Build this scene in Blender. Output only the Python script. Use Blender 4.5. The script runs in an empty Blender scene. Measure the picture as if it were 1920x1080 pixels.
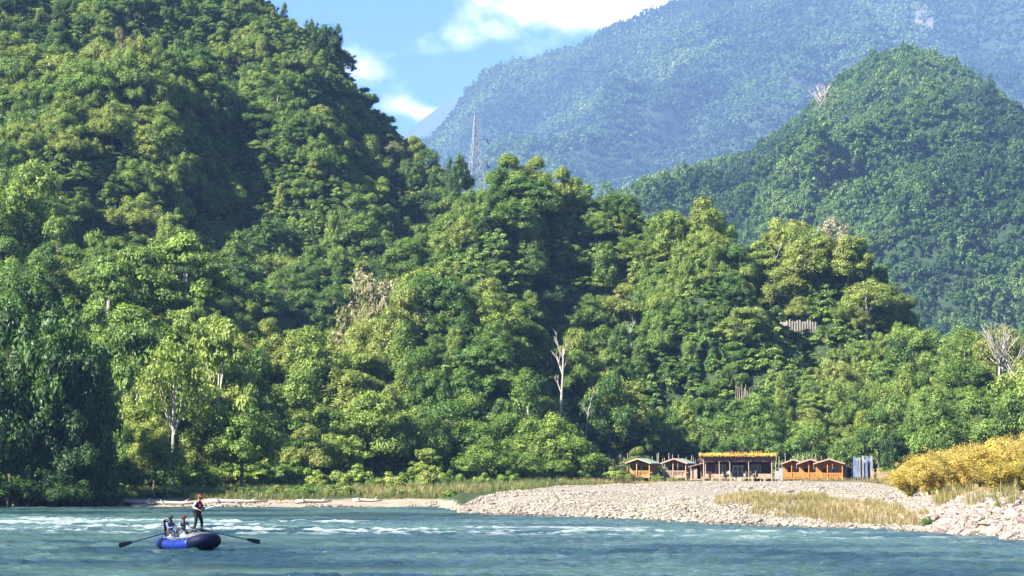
import bpy, math, random
import numpy as np
from mathutils import Vector

sc = bpy.context.scene
COL = sc.collection
R = math.radians

# ------------------------------------------------------------------ camera
F = 4330.0          # focal length in pixels of the 1920 wide frame
CAM_H = 4.0         # camera height above the water
HOR = 870.0         # horizon row in the 1920x1080 frame
cam_d = bpy.data.cameras.new('camera')
cam_d.sensor_width = 36.0
cam_d.lens = 36.0 * F / 1920.0
cam_d.clip_start = 0.5
cam_d.clip_end = 20000.0
cam = bpy.data.objects.new('camera', cam_d)
cam.location = (0, 0, CAM_H)
cam.rotation_euler = (R(90) + math.atan((HOR - 540.0) / F), 0, 0)
COL.objects.link(cam)
sc.camera = cam

# ------------------------------------------------------------------ light
SUN_EL = R(38.0)
SUN_AZ_LEFT = R(60.0)                      # to the left of straight behind the camera
to_sun = Vector((-math.sin(SUN_AZ_LEFT) * math.cos(SUN_EL), -math.cos(SUN_AZ_LEFT) * math.cos(SUN_EL), math.sin(SUN_EL)))
sun_d = bpy.data.lights.new('sun', 'SUN')
sun_d.energy = 5.0
sun_d.angle = R(0.53)
sun_d.color = (1.0, 0.95, 0.87)
sun = bpy.data.objects.new('sun', sun_d)
sun.rotation_euler = (-to_sun).to_track_quat('-Z', 'Y').to_euler()
COL.objects.link(sun)

world = bpy.data.worlds.new('World')
sc.world = world
world.use_nodes = True
wn = world.node_tree.nodes
wl = world.node_tree.links
wn.clear()
w_out = wn.new('ShaderNodeOutputWorld')
w_bg = wn.new('ShaderNodeBackground')
w_bg.inputs['Strength'].default_value = 0.052
w_sky = wn.new('ShaderNodeTexSky')
w_sky.sky_type = 'NISHITA'
w_sky.sun_disc = False
w_sky.sun_elevation = SUN_EL
w_sky.sun_rotation = math.atan2(to_sun.x, to_sun.y)
w_sky.altitude = 200.0
w_sky.air_density = 1.0
w_sky.dust_density = 0.1
w_sky.ozone_density = 4.0
# clouds: fractal noise on the view direction, gathered round a few places
w_tc = wn.new('ShaderNodeTexCoord')


def wmath(op, a, b=None, c=None, clamp=False):
    n = wn.new('ShaderNodeMath')
    n.operation = op
    n.use_clamp = clamp
    for i, v in enumerate((a, b, c)):
        if v is None:
            continue
        if isinstance(v, (int, float)):
            n.inputs[i].default_value = v
        else:
            wl.new(v, n.inputs[i])
    return n.outputs[0]


def wnoise(scale, detail, rough, squash=(1, 1, 2.2), off=(0, 0, 0)):
    mp = wn.new('ShaderNodeMapping')
    mp.inputs['Scale'].default_value = squash
    mp.inputs['Location'].default_value = off
    wl.new(w_tc.outputs['Generated'], mp.inputs['Vector'])
    n = wn.new('ShaderNodeTexNoise')
    n.inputs['Scale'].default_value = scale
    n.inputs['Detail'].default_value = detail
    n.inputs['Roughness'].default_value = rough
    wl.new(mp.outputs['Vector'], n.inputs['Vector'])
    return n.outputs['Fac']


def wblob(px, py, sx, sy):
    v = Vector(((px - 960) / F, 1.0, (HOR - py) / F)).normalized()
    sub = wn.new('ShaderNodeVectorMath')
    sub.operation = 'SUBTRACT'
    wl.new(w_tc.outputs['Generated'], sub.inputs[0])
    sub.inputs[1].default_value = v
    mul = wn.new('ShaderNodeVectorMath')
    mul.operation = 'MULTIPLY'
    wl.new(sub.outputs[0], mul.inputs[0])
    mul.inputs[1].default_value = (F / sx, min(F / sx, F / sy) * 0.5, F / sy)
    ln = wn.new('ShaderNodeVectorMath')
    ln.operation = 'LENGTH'
    wl.new(mul.outputs[0], ln.inputs[0])
    sq = wmath('MULTIPLY', ln.outputs['Value'], ln.outputs['Value'])
    return wmath('EXPONENT', wmath('MULTIPLY', sq, -1.0))


big = wnoise(3.0, 3.0, 0.5)
fine = wnoise(26.0, 9.0, 0.6, (1, 1, 1.5), (3.1, 0, 1.7))
mask = wmath('MULTIPLY', wmath('SUBTRACT', big, 0.52), 2.0)
tot = mask
for (px, py, sx, sy, g) in ((905, 35, 140, 90, 0.66), (860, -60, 150, 60, 0.5), (1150, 20, 105, 70, 0.80), (1290, -60, 200, 80, 0.9),
                            (672, 115, 50, 50, 0.62), (748, 190, 46, 26, 0.80), (800, 212, 30, 14, 0.6), (1060, 110, 60, 25, 0.35)):
    tot = wmath('ADD', tot, wmath('MULTIPLY', wblob(px, py, sx, sy), g))
dens = wmath('ADD', wmath('MULTIPLY', wmath('SUBTRACT', fine, 0.5), 3.2), wmath('SUBTRACT', tot, 0.30))
cl = wmath('SMOOTH_MIN', 1.0, wmath('MULTIPLY', dens, 1.25), 0.2)
cl = wmath('MAXIMUM', cl, 0.0, clamp=True)
shade = wmath('ADD', wmath('MULTIPLY', wnoise(30.0, 6.0, 0.6, (1, 1, 1.6), (9, 2, 4)), 0.9), 0.55)
ccol = wn.new('ShaderNodeMix')
ccol.data_type = 'RGBA'
ccol.inputs[6].default_value = (7.0, 7.8, 10.5, 1)
ccol.inputs[7].default_value = (16.5, 16.0, 16.5, 1)
wl.new(wmath('MULTIPLY', wmath('MULTIPLY', cl, cl), shade, clamp=True), ccol.inputs[0])
wmix = wn.new('ShaderNodeMix')
wmix.data_type = 'RGBA'
wl.new(wmath('MULTIPLY', cl, 0.92), wmix.inputs[0])
w_tint = wn.new('ShaderNodeVectorMath')
w_tint.operation = 'MULTIPLY'
wl.new(w_sky.outputs['Color'], w_tint.inputs[0])
w_tint.inputs[1].default_value = (0.46, 0.66, 0.98)
wl.new(w_tint.outputs[0], wmix.inputs[6])
wl.new(ccol.outputs[2], wmix.inputs[7])
wl.new(wmix.outputs[2], w_bg.inputs['Color'])
wl.new(w_bg.outputs[0], w_out.inputs['Surface'])

sc.view_settings.view_transform = 'Standard'
sc.view_settings.look = 'None'
sc.view_settings.exposure = 2.1
sc.view_settings.gamma = 1.0
sc.view_settings.use_curve_mapping = False
sc.render.engine = 'CYCLES'
cy = sc.cycles
cy.max_bounces = 5
cy.diffuse_bounces = 1
cy.glossy_bounces = 2
cy.transmission_bounces = 3
cy.volume_bounces = 0
cy.transparent_max_bounces = 6
cy.caustics_reflective = False
cy.caustics_refractive = False
cy.sample_clamp_indirect = 4.0
cy.use_denoising = True

rng = np.random.default_rng(7)
random.seed(7)


# ------------------------------------------------------------------ helpers
def tag(o, label=None, cat=None, group=None, kind=None):
    if label:
        o['label'] = label
    if cat:
        o['category'] = cat
    if group:
        o['group'] = group
    if kind:
        o['kind'] = kind
    return o


def empty(name, loc=(0, 0, 0), rz=0.0, label=None, cat=None, group=None):
    o = bpy.data.objects.new(name, None)
    o.empty_display_size = 0.3
    o.location = loc
    o.rotation_euler = (0, 0, rz)
    COL.objects.link(o)
    return tag(o, label, cat, group)


def fast_mesh(name, verts, quads=None, tris=None, mats=(), smooth=False, qm=None, tm=None):
    me = bpy.data.meshes.new(name)
    verts = np.asarray(verts, dtype=np.float32)
    quads = np.zeros((0, 4), np.int32) if quads is None else np.asarray(quads, np.int32)
    tris = np.zeros((0, 3), np.int32) if tris is None else np.asarray(tris, np.int32)
    nq, nt = len(quads), len(tris)
    me.vertices.add(len(verts))
    me.vertices.foreach_set('co', verts.ravel())
    me.loops.add(nq * 4 + nt * 3)
    me.loops.foreach_set('vertex_index', np.concatenate([quads.ravel(), tris.ravel()]))
    me.polygons.add(nq + nt)
    st = np.concatenate([np.arange(nq) * 4, nq * 4 + np.arange(nt) * 3]).astype(np.int32)
    me.polygons.foreach_set('loop_start', st)
    if qm is not None or tm is not None:
        a = np.zeros(nq, np.int32) if qm is None else np.asarray(qm, np.int32)
        b = np.zeros(nt, np.int32) if tm is None else np.asarray(tm, np.int32)
        mi = np.concatenate([a, b])
    else:
        mi = None
    for m in mats:
        me.materials.append(m)
    if mi is not None:
        me.polygons.foreach_set('material_index', mi)
    me.polygons.foreach_set('use_smooth', np.full(nq + nt, smooth, dtype=bool))
    me.update(calc_edges=True)
    return me


def link(name, me, parent=None, loc=(0, 0, 0)):
    o = bpy.data.objects.new(name, me)
    o.location = loc
    COL.objects.link(o)
    if parent is not None:
        o.parent = parent
    return o


class MB:
    """collects boxes, bars, tubes; build() links them as one mesh object"""

    def __init__(s):
        s.v = []
        s.f = []

    def add(s, vs, fs):
        n = len(s.v)
        s.v += [tuple(v) for v in vs]
        s.f += [tuple(i + n for i in f) for f in fs]
        return s

    def box(s, x0, x1, y0, y1, z0, z1):
        vs = [(x, y, z) for z in (z0, z1) for y in (y0, y1) for x in (x0, x1)]
        return s.add(vs, [(0, 2, 3, 1), (4, 5, 7, 6), (0, 1, 5, 4), (2, 6, 7, 3), (0, 4, 6, 2), (1, 3, 7, 5)])

    def bar(s, p, q, w, h=None, up=(0, 0, 1)):
        p, q = Vector(p), Vector(q)
        h = w if h is None else h
        d = (q - p).normalized()
        u = Vector(up)
        if abs(d.dot(u)) > 0.98:
            u = Vector((0, 1, 0))
        a = d.cross(u).normalized() * w * 0.5
        b = a.cross(d).normalized() * h * 0.5
        vs = [p - a - b, p + a - b, p + a + b, p - a + b, q - a - b, q + a - b, q + a + b, q - a + b]
        return s.add(vs, [(3, 2, 1, 0), (4, 5, 6, 7), (0, 1, 5, 4), (1, 2, 6, 5), (2, 3, 7, 6), (3, 0, 4, 7)])

    def tube(s, pts, rads, n=8, caps=True, closed=False):
        pts = [Vector(p) for p in pts]
        if isinstance(rads, (int, float)):
            rads = [rads] * len(pts)
        base = len(s.v)
        m = len(pts)
        ref = Vector((0, 0, 1))
        for i, p in enumerate(pts):
            if closed:
                d = (pts[(i + 1) % m] - pts[i - 1]).normalized()
            else:
                d = (pts[min(i + 1, m - 1)] - pts[max(i - 1, 0)]).normalized()
            r_ = ref if abs(d.dot(ref)) < 0.95 else Vector((1, 0.2, 0))
            a = d.cross(r_).normalized()
            b = a.cross(d).normalized()
            for k in range(n):
                t = 2 * math.pi * k / n
                s.v.append(tuple(p + (a * math.cos(t) + b * math.sin(t)) * rads[i]))
        rr = m if closed else m - 1
        for i in range(rr):
            j = (i + 1) % m
            for k in range(n):
                k2 = (k + 1) % n
                s.f.append((base + i * n + k, base + i * n + k2, base + j * n + k2, base + j * n + k))
        if caps and not closed:
            s.f.append(tuple(base + k for k in range(n))[::-1])
            s.f.append(tuple(base + (m - 1) * n + k for k in range(n)))
        return s

    def ball(s, c, r, nu=10, nv=6, sc3=(1, 1, 1)):
        base = len(s.v)
        for j in range(nv + 1):
            ph = math.pi * j / nv
            for i in range(nu):
                t = 2 * math.pi * i / nu
                s.v.append((c[0] + r * sc3[0] * math.sin(ph) * math.cos(t), c[1] + r * sc3[1] * math.sin(ph) * math.sin(t), c[2] + r * sc3[2] * math.cos(ph)))
        for j in range(nv):
            for i in range(nu):
                i2 = (i + 1) % nu
                s.f.append((base + j * nu + i, base + (j + 1) * nu + i, base + (j + 1) * nu + i2, base + j * nu + i2))
        return s

    def build(s, name, mat, parent=None, loc=(0, 0, 0), smooth=False):
        me = bpy.data.meshes.new(name)
        me.from_pydata(s.v, [], s.f)
        me.materials.append(mat)
        if smooth:
            me.polygons.foreach_set('use_smooth', [True] * len(me.polygons))
        me.update()
        return link(name, me, parent, loc)


# ---- materials
def mat_new(name):
    m = bpy.data.materials.new(name)
    m.use_nodes = True
    m.node_tree.nodes.clear()
    return m, m.node_tree.nodes, m.node_tree.links


def pmat(name, c1, c2=None, scale=3.0, rough=0.7, bump=0.0, bscale=None, spec=0.3, metal=0.0, stretch=(1, 1, 1), detail=6.0, contrast=1.0):
    m, n, l = mat_new(name)
    out = n.new('ShaderNodeOutputMaterial')
    bs = n.new('ShaderNodeBsdfPrincipled')
    bs.inputs['Roughness'].default_value = rough
    bs.inputs['Metallic'].default_value = metal
    bs.inputs['Specular IOR Level'].default_value = spec
    l.new(bs.outputs[0], out.inputs['Surface'])
    if c2 is None:
        c2 = tuple(x * 0.7 for x in c1)
    tc = n.new('ShaderNodeTexCoord')
    mp = n.new('ShaderNodeMapping')
    mp.inputs['Scale'].default_value = stretch
    l.new(tc.outputs['Object'], mp.inputs['Vector'])
    nz = n.new('ShaderNodeTexNoise')
    nz.inputs['Scale'].default_value = scale
    nz.inputs['Detail'].default_value = detail
    l.new(mp.outputs[0], nz.inputs['Vector'])
    rp = n.new('ShaderNodeValToRGB')
    rp.color_ramp.elements[0].position = 0.5 - 0.2 / contrast
    rp.color_ramp.elements[1].position = 0.5 + 0.2 / contrast
    rp.color_ramp.elements[0].color = (*c2, 1)
    rp.color_ramp.elements[1].color = (*c1, 1)
    l.new(nz.outputs['Fac'], rp.inputs['Fac'])
    l.new(rp.outputs['Color'], bs.inputs['Base Color'])
    if bump:
        nb = n.new('ShaderNodeTexNoise')
        nb.inputs['Scale'].default_value = bscale or scale * 4
        nb.inputs['Detail'].default_value = 5
        l.new(mp.outputs[0], nb.inputs['Vector'])
        bp = n.new('ShaderNodeBump')
        bp.inputs['Strength'].default_value = bump
        bp.inputs['Distance'].default_value = 0.05
        l.new(nb.outputs['Fac'], bp.inputs['Height'])
        l.new(bp.outputs[0], bs.inputs['Normal'])
    return m


def leaf_mat(name, stops, transl=0.30, gloss=0.02):
    """stops: (position, colour); 'tint' picks along them per tree, 'lv' varies clump by clump"""
    m, n, l = mat_new(name)
    out = n.new('ShaderNodeOutputMaterial')
    at = n.new('ShaderNodeAttribute')
    at.attribute_type = 'INSTANCER'
    at.attribute_name = 'tint'
    lv = n.new('ShaderNodeAttribute')
    lv.attribute_type = 'GEOMETRY'
    lv.attribute_name = 'lv'
    jit = n.new('ShaderNodeMath')
    jit.operation = 'MULTIPLY_ADD'
    l.new(lv.outputs['Fac'], jit.inputs[0])
    jit.inputs[1].default_value = 0.22
    sub = n.new('ShaderNodeMath')
    sub.operation = 'SUBTRACT'
    l.new(at.outputs['Fac'], sub.inputs[0])
    sub.inputs[1].default_value = 0.11
    l.new(sub.outputs[0], jit.inputs[2])
    rp = n.new('ShaderNodeValToRGB')
    cr = rp.color_ramp
    cr.elements[0].position, cr.elements[0].color = stops[0][0], (*stops[0][1], 1)
    cr.elements[1].position, cr.elements[1].color = stops[-1][0], (*stops[-1][1], 1)
    for p, c in stops[1:-1]:
        e = cr.elements.new(p)
        e.color = (*c, 1)
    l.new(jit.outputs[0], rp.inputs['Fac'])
    vm = n.new('ShaderNodeMath')
    vm.operation = 'MULTIPLY_ADD'
    l.new(lv.outputs['Fac'], vm.inputs[0])
    vm.inputs[1].default_value = 1.0
    vm.inputs[2].default_value = 0.55
    mul = n.new('ShaderNodeVectorMath')
    mul.operation = 'SCALE'
    l.new(rp.outputs['Color'], mul.inputs[0])
    l.new(vm.outputs[0], mul.inputs['Scale'])
    df = n.new('ShaderNodeBsdfDiffuse')
    tr = n.new('ShaderNodeBsdfTranslucent')
    l.new(mul.outputs[0], df.inputs['Color'])
    tm = n.new('ShaderNodeVectorMath')
    tm.operation = 'MULTIPLY'
    l.new(mul.outputs[0], tm.inputs[0])
    tm.inputs[1].default_value = (1.5, 1.6, 0.55)
    l.new(tm.outputs[0], tr.inputs['Color'])
    mx = n.new('ShaderNodeMixShader')
    mx.inputs[0].default_value = transl
    l.new(df.outputs[0], mx.inputs[1])
    l.new(tr.outputs[0], mx.inputs[2])
    gl = n.new('ShaderNodeBsdfGlossy')
    gl.inputs['Roughness'].default_value = 0.45
    gl.inputs['Color'].default_value = (0.8, 0.8, 0.7, 1)
    m2 = n.new('ShaderNodeMixShader')
    m2.inputs[0].default_value = gloss
    l.new(mx.outputs[0], m2.inputs[1])
    l.new(gl.outputs[0], m2.inputs[2])
    l.new(m2.outputs[0], out.inputs['Surface'])
    return m


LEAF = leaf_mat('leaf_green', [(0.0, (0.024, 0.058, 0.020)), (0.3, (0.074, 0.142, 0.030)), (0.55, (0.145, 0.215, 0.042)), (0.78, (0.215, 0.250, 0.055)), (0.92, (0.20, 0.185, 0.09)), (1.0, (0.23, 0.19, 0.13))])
LEAF_YEL = leaf_mat('leaf_yellow', [(0.0, (0.20, 0.18, 0.04)), (0.45, (0.38, 0.29, 0.06)), (1.0, (0.52, 0.38, 0.11))], 0.3)
LEAF_WHITE = leaf_mat('blossom_white', [(0.0, (0.12, 0.15, 0.07)), (1.0, (0.38, 0.35, 0.27))], 0.3)
BARK = pmat('bark_dark', (0.16, 0.13, 0.10), (0.07, 0.055, 0.04), 2.0, 0.9, 0.5, 6, stretch=(1, 1, 0.3))
BARK_PALE = pmat('bark_pale', (0.50, 0.46, 0.38), (0.28, 0.25, 0.20), 1.5, 0.85, 0.3, 6, stretch=(1, 1, 0.35))


# ---- noise
class Noise2:
    def __init__(s, seed):
        s.g = np.random.default_rng(seed).random((256, 256))

    def __call__(s, x, y):
        x = np.asarray(x, float)
        y = np.asarray(y, float)
        xi = np.floor(x).astype(int)
        yi = np.floor(y).astype(int)
        fx = x - xi
        fy = y - yi
        fx = fx * fx * fx * (fx * (fx * 6 - 15) + 10)
        fy = fy * fy * fy * (fy * (fy * 6 - 15) + 10)
        g = s.g
        x0, x1, y0, y1 = xi & 255, (xi + 1) & 255, yi & 255, (yi + 1) & 255
        return (g[x0, y0] * (1 - fx) * (1 - fy) + g[x1, y0] * fx * (1 - fy) + g[x0, y1] * (1 - fx) * fy + g[x1, y1] * fx * fy) * 2 - 1

    def fbm(s, x, y, o=4, gain=0.5):
        t, a, f = 0.0, 1.0, 1.0
        for k in range(o):
            t = t + a * s(x * f + 17.3 * k, y * f - 9.1 * k)
            a *= gain
            f *= 2.03
        return t


NA, NB, NC, ND = Noise2(1), Noise2(2), Noise2(3), Noise2(4)


def sstep(a, b, x):
    t = np.clip((np.asarray(x, float) - a) / (b - a), 0, 1)
    return t * t * (3 - 2 * t)


def tab(px, pts):
    return np.interp(px, [p[0] for p in pts], [p[1] for p in pts])


# ------------------------------------------------------------------ terrain
SHORE = [(-4000, 60), (-2600, 120), (-1500, 175), (-600, 205), (0, 224), (220, 218), (500, 216), (820, 214), (846, 205), (862, 189), (1000, 180), (1300, 157), (1500, 147), (1750, 135), (1900, 122), (2100, 108), (2600, 85), (4000, 60)]
FOOT = [(-4000, 110), (-1500, 225), (0, 236), (220, 238), (500, 258), (900, 285), (1100, 326), (1300, 340), (1600, 345), (1700, 335), (1920, 300), (2500, 280), (4000, 200)]
GRAV_END = [(855, 189), (900, 207), (950, 226), (1000, 244), (1050, 262), (1200, 288), (1320, 306), (1600, 304), (1690, 235), (1760, 150), (1850, 136), (1920, 131), (2500, 95)]
CREST = [(-4000, 300, 600), (-1500, -100, 600), (-600, -180, 600), (0, -170, 600), (300, -120, 600), (480, -50, 600), (545, 0, 600), (600, 34, 600), (630, 60, 600), (650, 112, 600), (700, 168, 595), (760, 238, 585), (830, 305, 570), (880, 328, 540), (930, 318, 500), (1000, 345, 475), (1080, 340, 460), (1160, 345, 455), (1220, 372, 445), (1250, 388, 440), (1345, 385, 438), (1385, 455, 435), (1450, 425, 432), (1560, 420, 428), (1620, 465, 425), (1655, 535, 420), (1690, 600, 405), (1740, 645, 392), (1800, 648, 385), (1860, 640, 380), (1920, 632, 380), (2100, 560, 390), (2600, 420, 400), (4000, 400, 400)]


def pxof(x, y):
    return 960.0 + F * np.asarray(x, float) / np.maximum(np.asarray(y, float), 1.0)


GAUSS = [  # (px, d, dz, sx, sy): shoulders and gullies of the near hill
    (20, 405, 9, 14, 40), (160, 410, -15, 8, 38), (214, 444, 8, 12, 22), (1500, 404, 4, 9, 10), (120, 330, 3, 12, 30),
    (330, 470, 8, 14, 40), (420, 470, -9, 10, 40), (560, 500, 13, 16, 30), (880, 385, -9, 14, 14), (230, 520, -12, 12, 20), (360, 545, -9, 12, 20), (690, 555, -10, 14, 30),
    (640, 400, -11, 16, 20), (900, 420, 8, 14, 25), (1000, 385, -8, 12, 25), (1130, 405, -16, 11, 16), (1090, 432, 5, 10, 12),
    (1265, 368, -10, 11, 12), (1340, 395, 6, 10, 20), (1490, 400, -5, 8, 20), (1560, 405, 6, 9, 15), (1620, 385, -6, 9, 20),
    (250, 330, 6, 12, 20), (480, 340, -5, 12, 20), (780, 350, 5, 14, 20)]


def ground_z(x, y):
    x = np.asarray(x, float)
    y = np.asarray(y, float)
    px = pxof(x, y)
    d = y
    sh = tab(px, SHORE)
    sh = sh + 1.6 * NA.fbm(x * 0.09, y * 0.02, 3)
    s = d - sh
    left = np.interp(s, [-60, -12, 0, 3, 6, 9, 14, 35, 60, 400], [-3.0, -1.3, 0, 0.28, 0.50, 0.85, 0.95, 1.5, 2.1, 3.0])
    bar = np.interp(s, [-60, -10, 0, 10, 22, 40, 100, 150, 400], [-3.0, -1.0, 0, 0.55, 0.95, 1.32, 1.55, 1.66, 2.2])
    right = np.interp(s, [-60, -8, 0, 6, 14, 25, 60, 400], [-3.0, -0.9, 0, 0.9, 1.75, 2.2, 2.4, 2.6])
    wl_ = sstep(835, 880, px)
    wr_ = sstep(1690, 1850, px)
    z0 = left * (1 - wl_) + bar * wl_
    z0 = z0 * (1 - wr_) + right * wr_
    z0 = z0 + 0.10 * NB.fbm(x * 0.25, y * 0.12, 3) * sstep(0, 8, s)
    # the hill
    df = tab(px, FOOT)
    pyc = tab(px, [(a, b) for a, b, c in CREST])
    dc = tab(px, [(a, c) for a, b, c in CREST])
    zc = CAM_H + (HOR - pyc) / F * dc - 7.0
    e0 = (np.maximum(z0, 1.0) - CAM_H) / df
    ec = (zc - CAM_H) / dc
    t = (d - df) / (dc - df)
    tt = np.clip(t, 0, 1)
    e = e0 + (ec - e0) * (tt ** 1.12)
    zh = CAM_H + e * d
    back = np.maximum(d - dc, 0)
    zh = np.where(d > dc, zc - 0.55 * back - 0.0006 * back ** 2, zh)
    w = sstep(0.0, 0.22, t)
    bump = 9.0 * NA.fbm(x / 42.0 + 5, y / 60.0 + 3, 2) + 1.7 * NB.fbm(x / 17.0, y / 20.0, 2)
    for (gp, gd, dz, sx, sy) in GAUSS:
        gx = (gp - 960) / F * gd
        bump = bump + (1.35 if dz < 0 else 1.15) * dz * np.exp(-((x - gx) / sx) ** 2 - ((y - gd) / sy) ** 2)
    crest_damp = 1 - 0.93 * np.exp(-((t - 1) / 0.12) ** 2)
    zh = zh + bump * w * crest_damp
    z = np.where(t > 0, np.maximum(zh, z0 * 0 + 1.0), z0)
    sm = sstep(-0.04, 0.04, t)
    z = z0 * (1 - sm) + z * sm
    return np.maximum(z, -3.0)


def gz(x, y):
    return float(ground_z(np.array([x]), np.array([y]))[0])


def at(px, d, dz=0.0):
    x = (px - 960) / F * d
    return (x, d, gz(x, d) + dz)


def grid_mesh(name, X, Y, Z, mats, smooth=True):
    h, w = X.shape
    v = np.stack([X, Y, Z], -1).reshape(-1, 3)
    i = np.arange(h * w).reshape(h, w)
    q = np.stack([i[:-1, :-1], i[:-1, 1:], i[1:, 1:], i[1:, :-1]], -1).reshape(-1, 4)
    return fast_mesh(name, v, q, mats=mats, smooth=smooth)


def attr(me, name, typ, dom, data):
    a = me.attributes.new(name, typ, dom)
    a.data.foreach_set('vector' if typ == 'FLOAT_VECTOR' else 'value', np.asarray(data, np.float32 if typ != 'INT' else np.int32).ravel())


# ground material mixing soil, sand, gravel and dry earth by attributes (its own colours)
def ground_material():
    m, n, l = mat_new('bank_ground')
    out = n.new('ShaderNodeOutputMaterial')
    bs = n.new('ShaderNodeBsdfPrincipled')
    bs.inputs['Roughness'].default_value = 0.9
    bs.inputs['Specular IOR Level'].default_value = 0.15
    l.new(bs.outputs[0], out.inputs[0])
    tc = n.new('ShaderNodeTexCoord')

    def nz(scale, c1, c2, det=6):
        t = n.new('ShaderNodeTexNoise')
        t.inputs['Scale'].default_value = scale
        t.inputs['Detail'].default_value = det
        t.inputs['Roughness'].default_value = 0.65
        l.new(tc.outputs['Object'], t.inputs['Vector'])
        r = n.new('ShaderNodeValToRGB')
        r.color_ramp.elements[0].position = 0.36
        r.color_ramp.elements[1].position = 0.64
        r.color_ramp.elements[0].color = (*c1, 1)
        r.color_ramp.elements[1].color = (*c2, 1)
        l.new(t.outputs['Fac'], r.inputs[0])
        return r.outputs[0]
    cur = nz(0.9, (0.018, 0.030, 0.012), (0.05, 0.075, 0.026))
    for an, col in (('sand', nz(0.5, (0.20, 0.155, 0.11), (0.30, 0.25, 0.18))), ('gravel', nz(1.2, (0.17, 0.15, 0.12), (0.28, 0.25, 0.20))), ('earth', nz(0.35, (0.17, 0.10, 0.05), (0.26, 0.17, 0.085)))):
        a = n.new('ShaderNodeAttribute')
        a.attribute_name = an
        mx = n.new('ShaderNodeMix')
        mx.data_type = 'RGBA'
        l.new(a.outputs['Fac'], mx.inputs[0])
        l.new(cur, mx.inputs[6])
        l.new(col, mx.inputs[7])
        cur = mx.outputs[2]
    l.new(cur, bs.inputs['Base Color'])
    t = n.new('ShaderNodeTexNoise')
    t.inputs['Scale'].default_value = 3.5
    t.inputs['Detail'].default_value = 8
    l.new(tc.outputs['Object'], t.inputs['Vector'])
    b = n.new('ShaderNodeBump')
    b.inputs['Strength'].default_value = 0.7
    b.inputs['Distance'].default_value = 0.2
    l.new(t.outputs['Fac'], b.inputs['Height'])
    l.new(b.outputs[0], bs.inputs['Normal'])
    return m


A = np.concatenate([np.linspace(-0.70, -0.24, 60)[:-1], np.linspace(-0.24, 0.24, 380), np.linspace(0.24, 0.70, 60)[1:]])
Dd = np.concatenate([np.linspace(60, 120, 20)[:-1], np.linspace(120, 235, 200)[:-1], np.linspace(235, 640, 280)[:-1], np.linspace(640, 900, 40)])
AA, DD = np.meshgrid(A, Dd)
XX = AA * DD
ZZ = ground_z(XX, DD)
PX = pxof(XX, DD)
SS = DD - tab(PX, SHORE)
gme = grid_mesh('riverbank', XX, DD, ZZ, [ground_material()])
g_end = tab(PX, GRAV_END)
gravel = sstep(848, 862, PX) * (1 - sstep(-3, 4, DD - g_end - 3 * NB.fbm(XX * 0.2, DD * 0.08, 2)))
sand = (1 - sstep(860, 900, PX)) * (1 - sstep(6.5, 8.5, SS + 1.0 * NB.fbm(XX * 0.3, DD * 0.1, 2)))
sand = np.maximum(sand, np.exp(-(((PX - 1300) / 60) ** 2) - ((DD - 205) / 14) ** 2))
earth = sstep(1590, 1660, PX) * (1 - sstep(255, 300, DD)) * sstep(0, 8, DD - g_end + 6)
earth = np.maximum(earth, sstep(1120, 1160, PX) * (1 - sstep(318, 326, DD)) * sstep(0, 5, DD - g_end) * 0.5)
earth = np.maximum(earth, 0 * earth)
attr(gme, 'sand', 'FLOAT', 'POINT', sand)
attr(gme, 'gravel', 'FLOAT', 'POINT', gravel)
attr(gme, 'earth', 'FLOAT', 'POINT', earth)
tag(link('riverbank', gme), kind='structure')

base_mat = pmat('valley_floor', (0.05, 0.07, 0.03), (0.03, 0.05, 0.02), 0.02, 0.95)
tag(MB().box(-12000, 12000, -3000, 12000, -4.5, -3.6).build('ground', base_mat), kind='structure')


def hill_fn(crest, foot_d, foot_py, seed, amp, scale, tree_h):
    nz = Noise2(seed)

    def fn(x, y):
        px = pxof(x, y)
        pyc = tab(px, [(a, b) for a, b, c in crest])
        dc = tab(px, [(a, c) for a, b, c in crest])
        zc = CAM_H + (HOR - pyc) / F * dc - tree_h
        zf = CAM_H + (HOR - foot_py) / F * foot_d
        t = np.clip((y - foot_d) / (dc - foot_d), -1, 1)
        zh = zf + (zc - zf) * np.clip(t, 0, 1) ** 1.05
        rid = 1 - np.abs(nz.fbm(x / scale + 0.3 * nz(y / scale, x / scale), y / (scale * 1.8), 4, 0.5))
        b = amp * (rid - 0.62) * 1.6 + amp * 0.25 * nz.fbm(x / (scale * 0.2), y / (scale * 0.2), 2)
        dm = 1 - 0.97 * np.exp(-((t - 1) / 0.22) ** 2)
        zh = zh + b * dm * sstep(0.0, 0.15, t)
        zh = np.where(y > dc, zc - 0.6 * (y - dc), zh)
        zh = np.where(y < foot_d, zf - 0.6 * (foot_d - y), zh)
        return np.maximum(zh, -3.4)
    return fn


MID = [(600, 700, 2000), (1000, 440, 2000), (1150, 380, 2000), (1240, 340, 2000), (1320, 315, 2000), (1400, 288, 2000), (1460, 250, 2000), (1520, 206, 2000), (1560, 165, 2000), (1600, 128, 2000), (1650, 100, 2000), (1700, 88, 2000), (1760, 102, 2000), (1800, 120, 2000), (1850, 146, 2000), (1890, 180, 2000), (1920, 212, 2000), (2050, 300, 2000), (2400, 330, 2000), (3000, 420, 2000), (4000, 700, 2000)]
MTN = [(400, 560, 6500), (700, 300, 6500), (770, 262, 6500), (800, 254, 6500), (830, 222, 6500), (858, 190, 6500), (880, 156, 6500), (905, 130, 6500), (930, 113, 6500), (960, 106, 6500), (1020, 94, 6500), (1080, 80, 6500), (1120, 52, 6500), (1160, 32, 6500), (1210, 14, 6500), (1250, 0, 6500), (1350, -50, 6500), (1500, -90, 6500), (1900, -100, 6500), (2400, -50, 6500), (3200, 100, 6500)]
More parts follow.
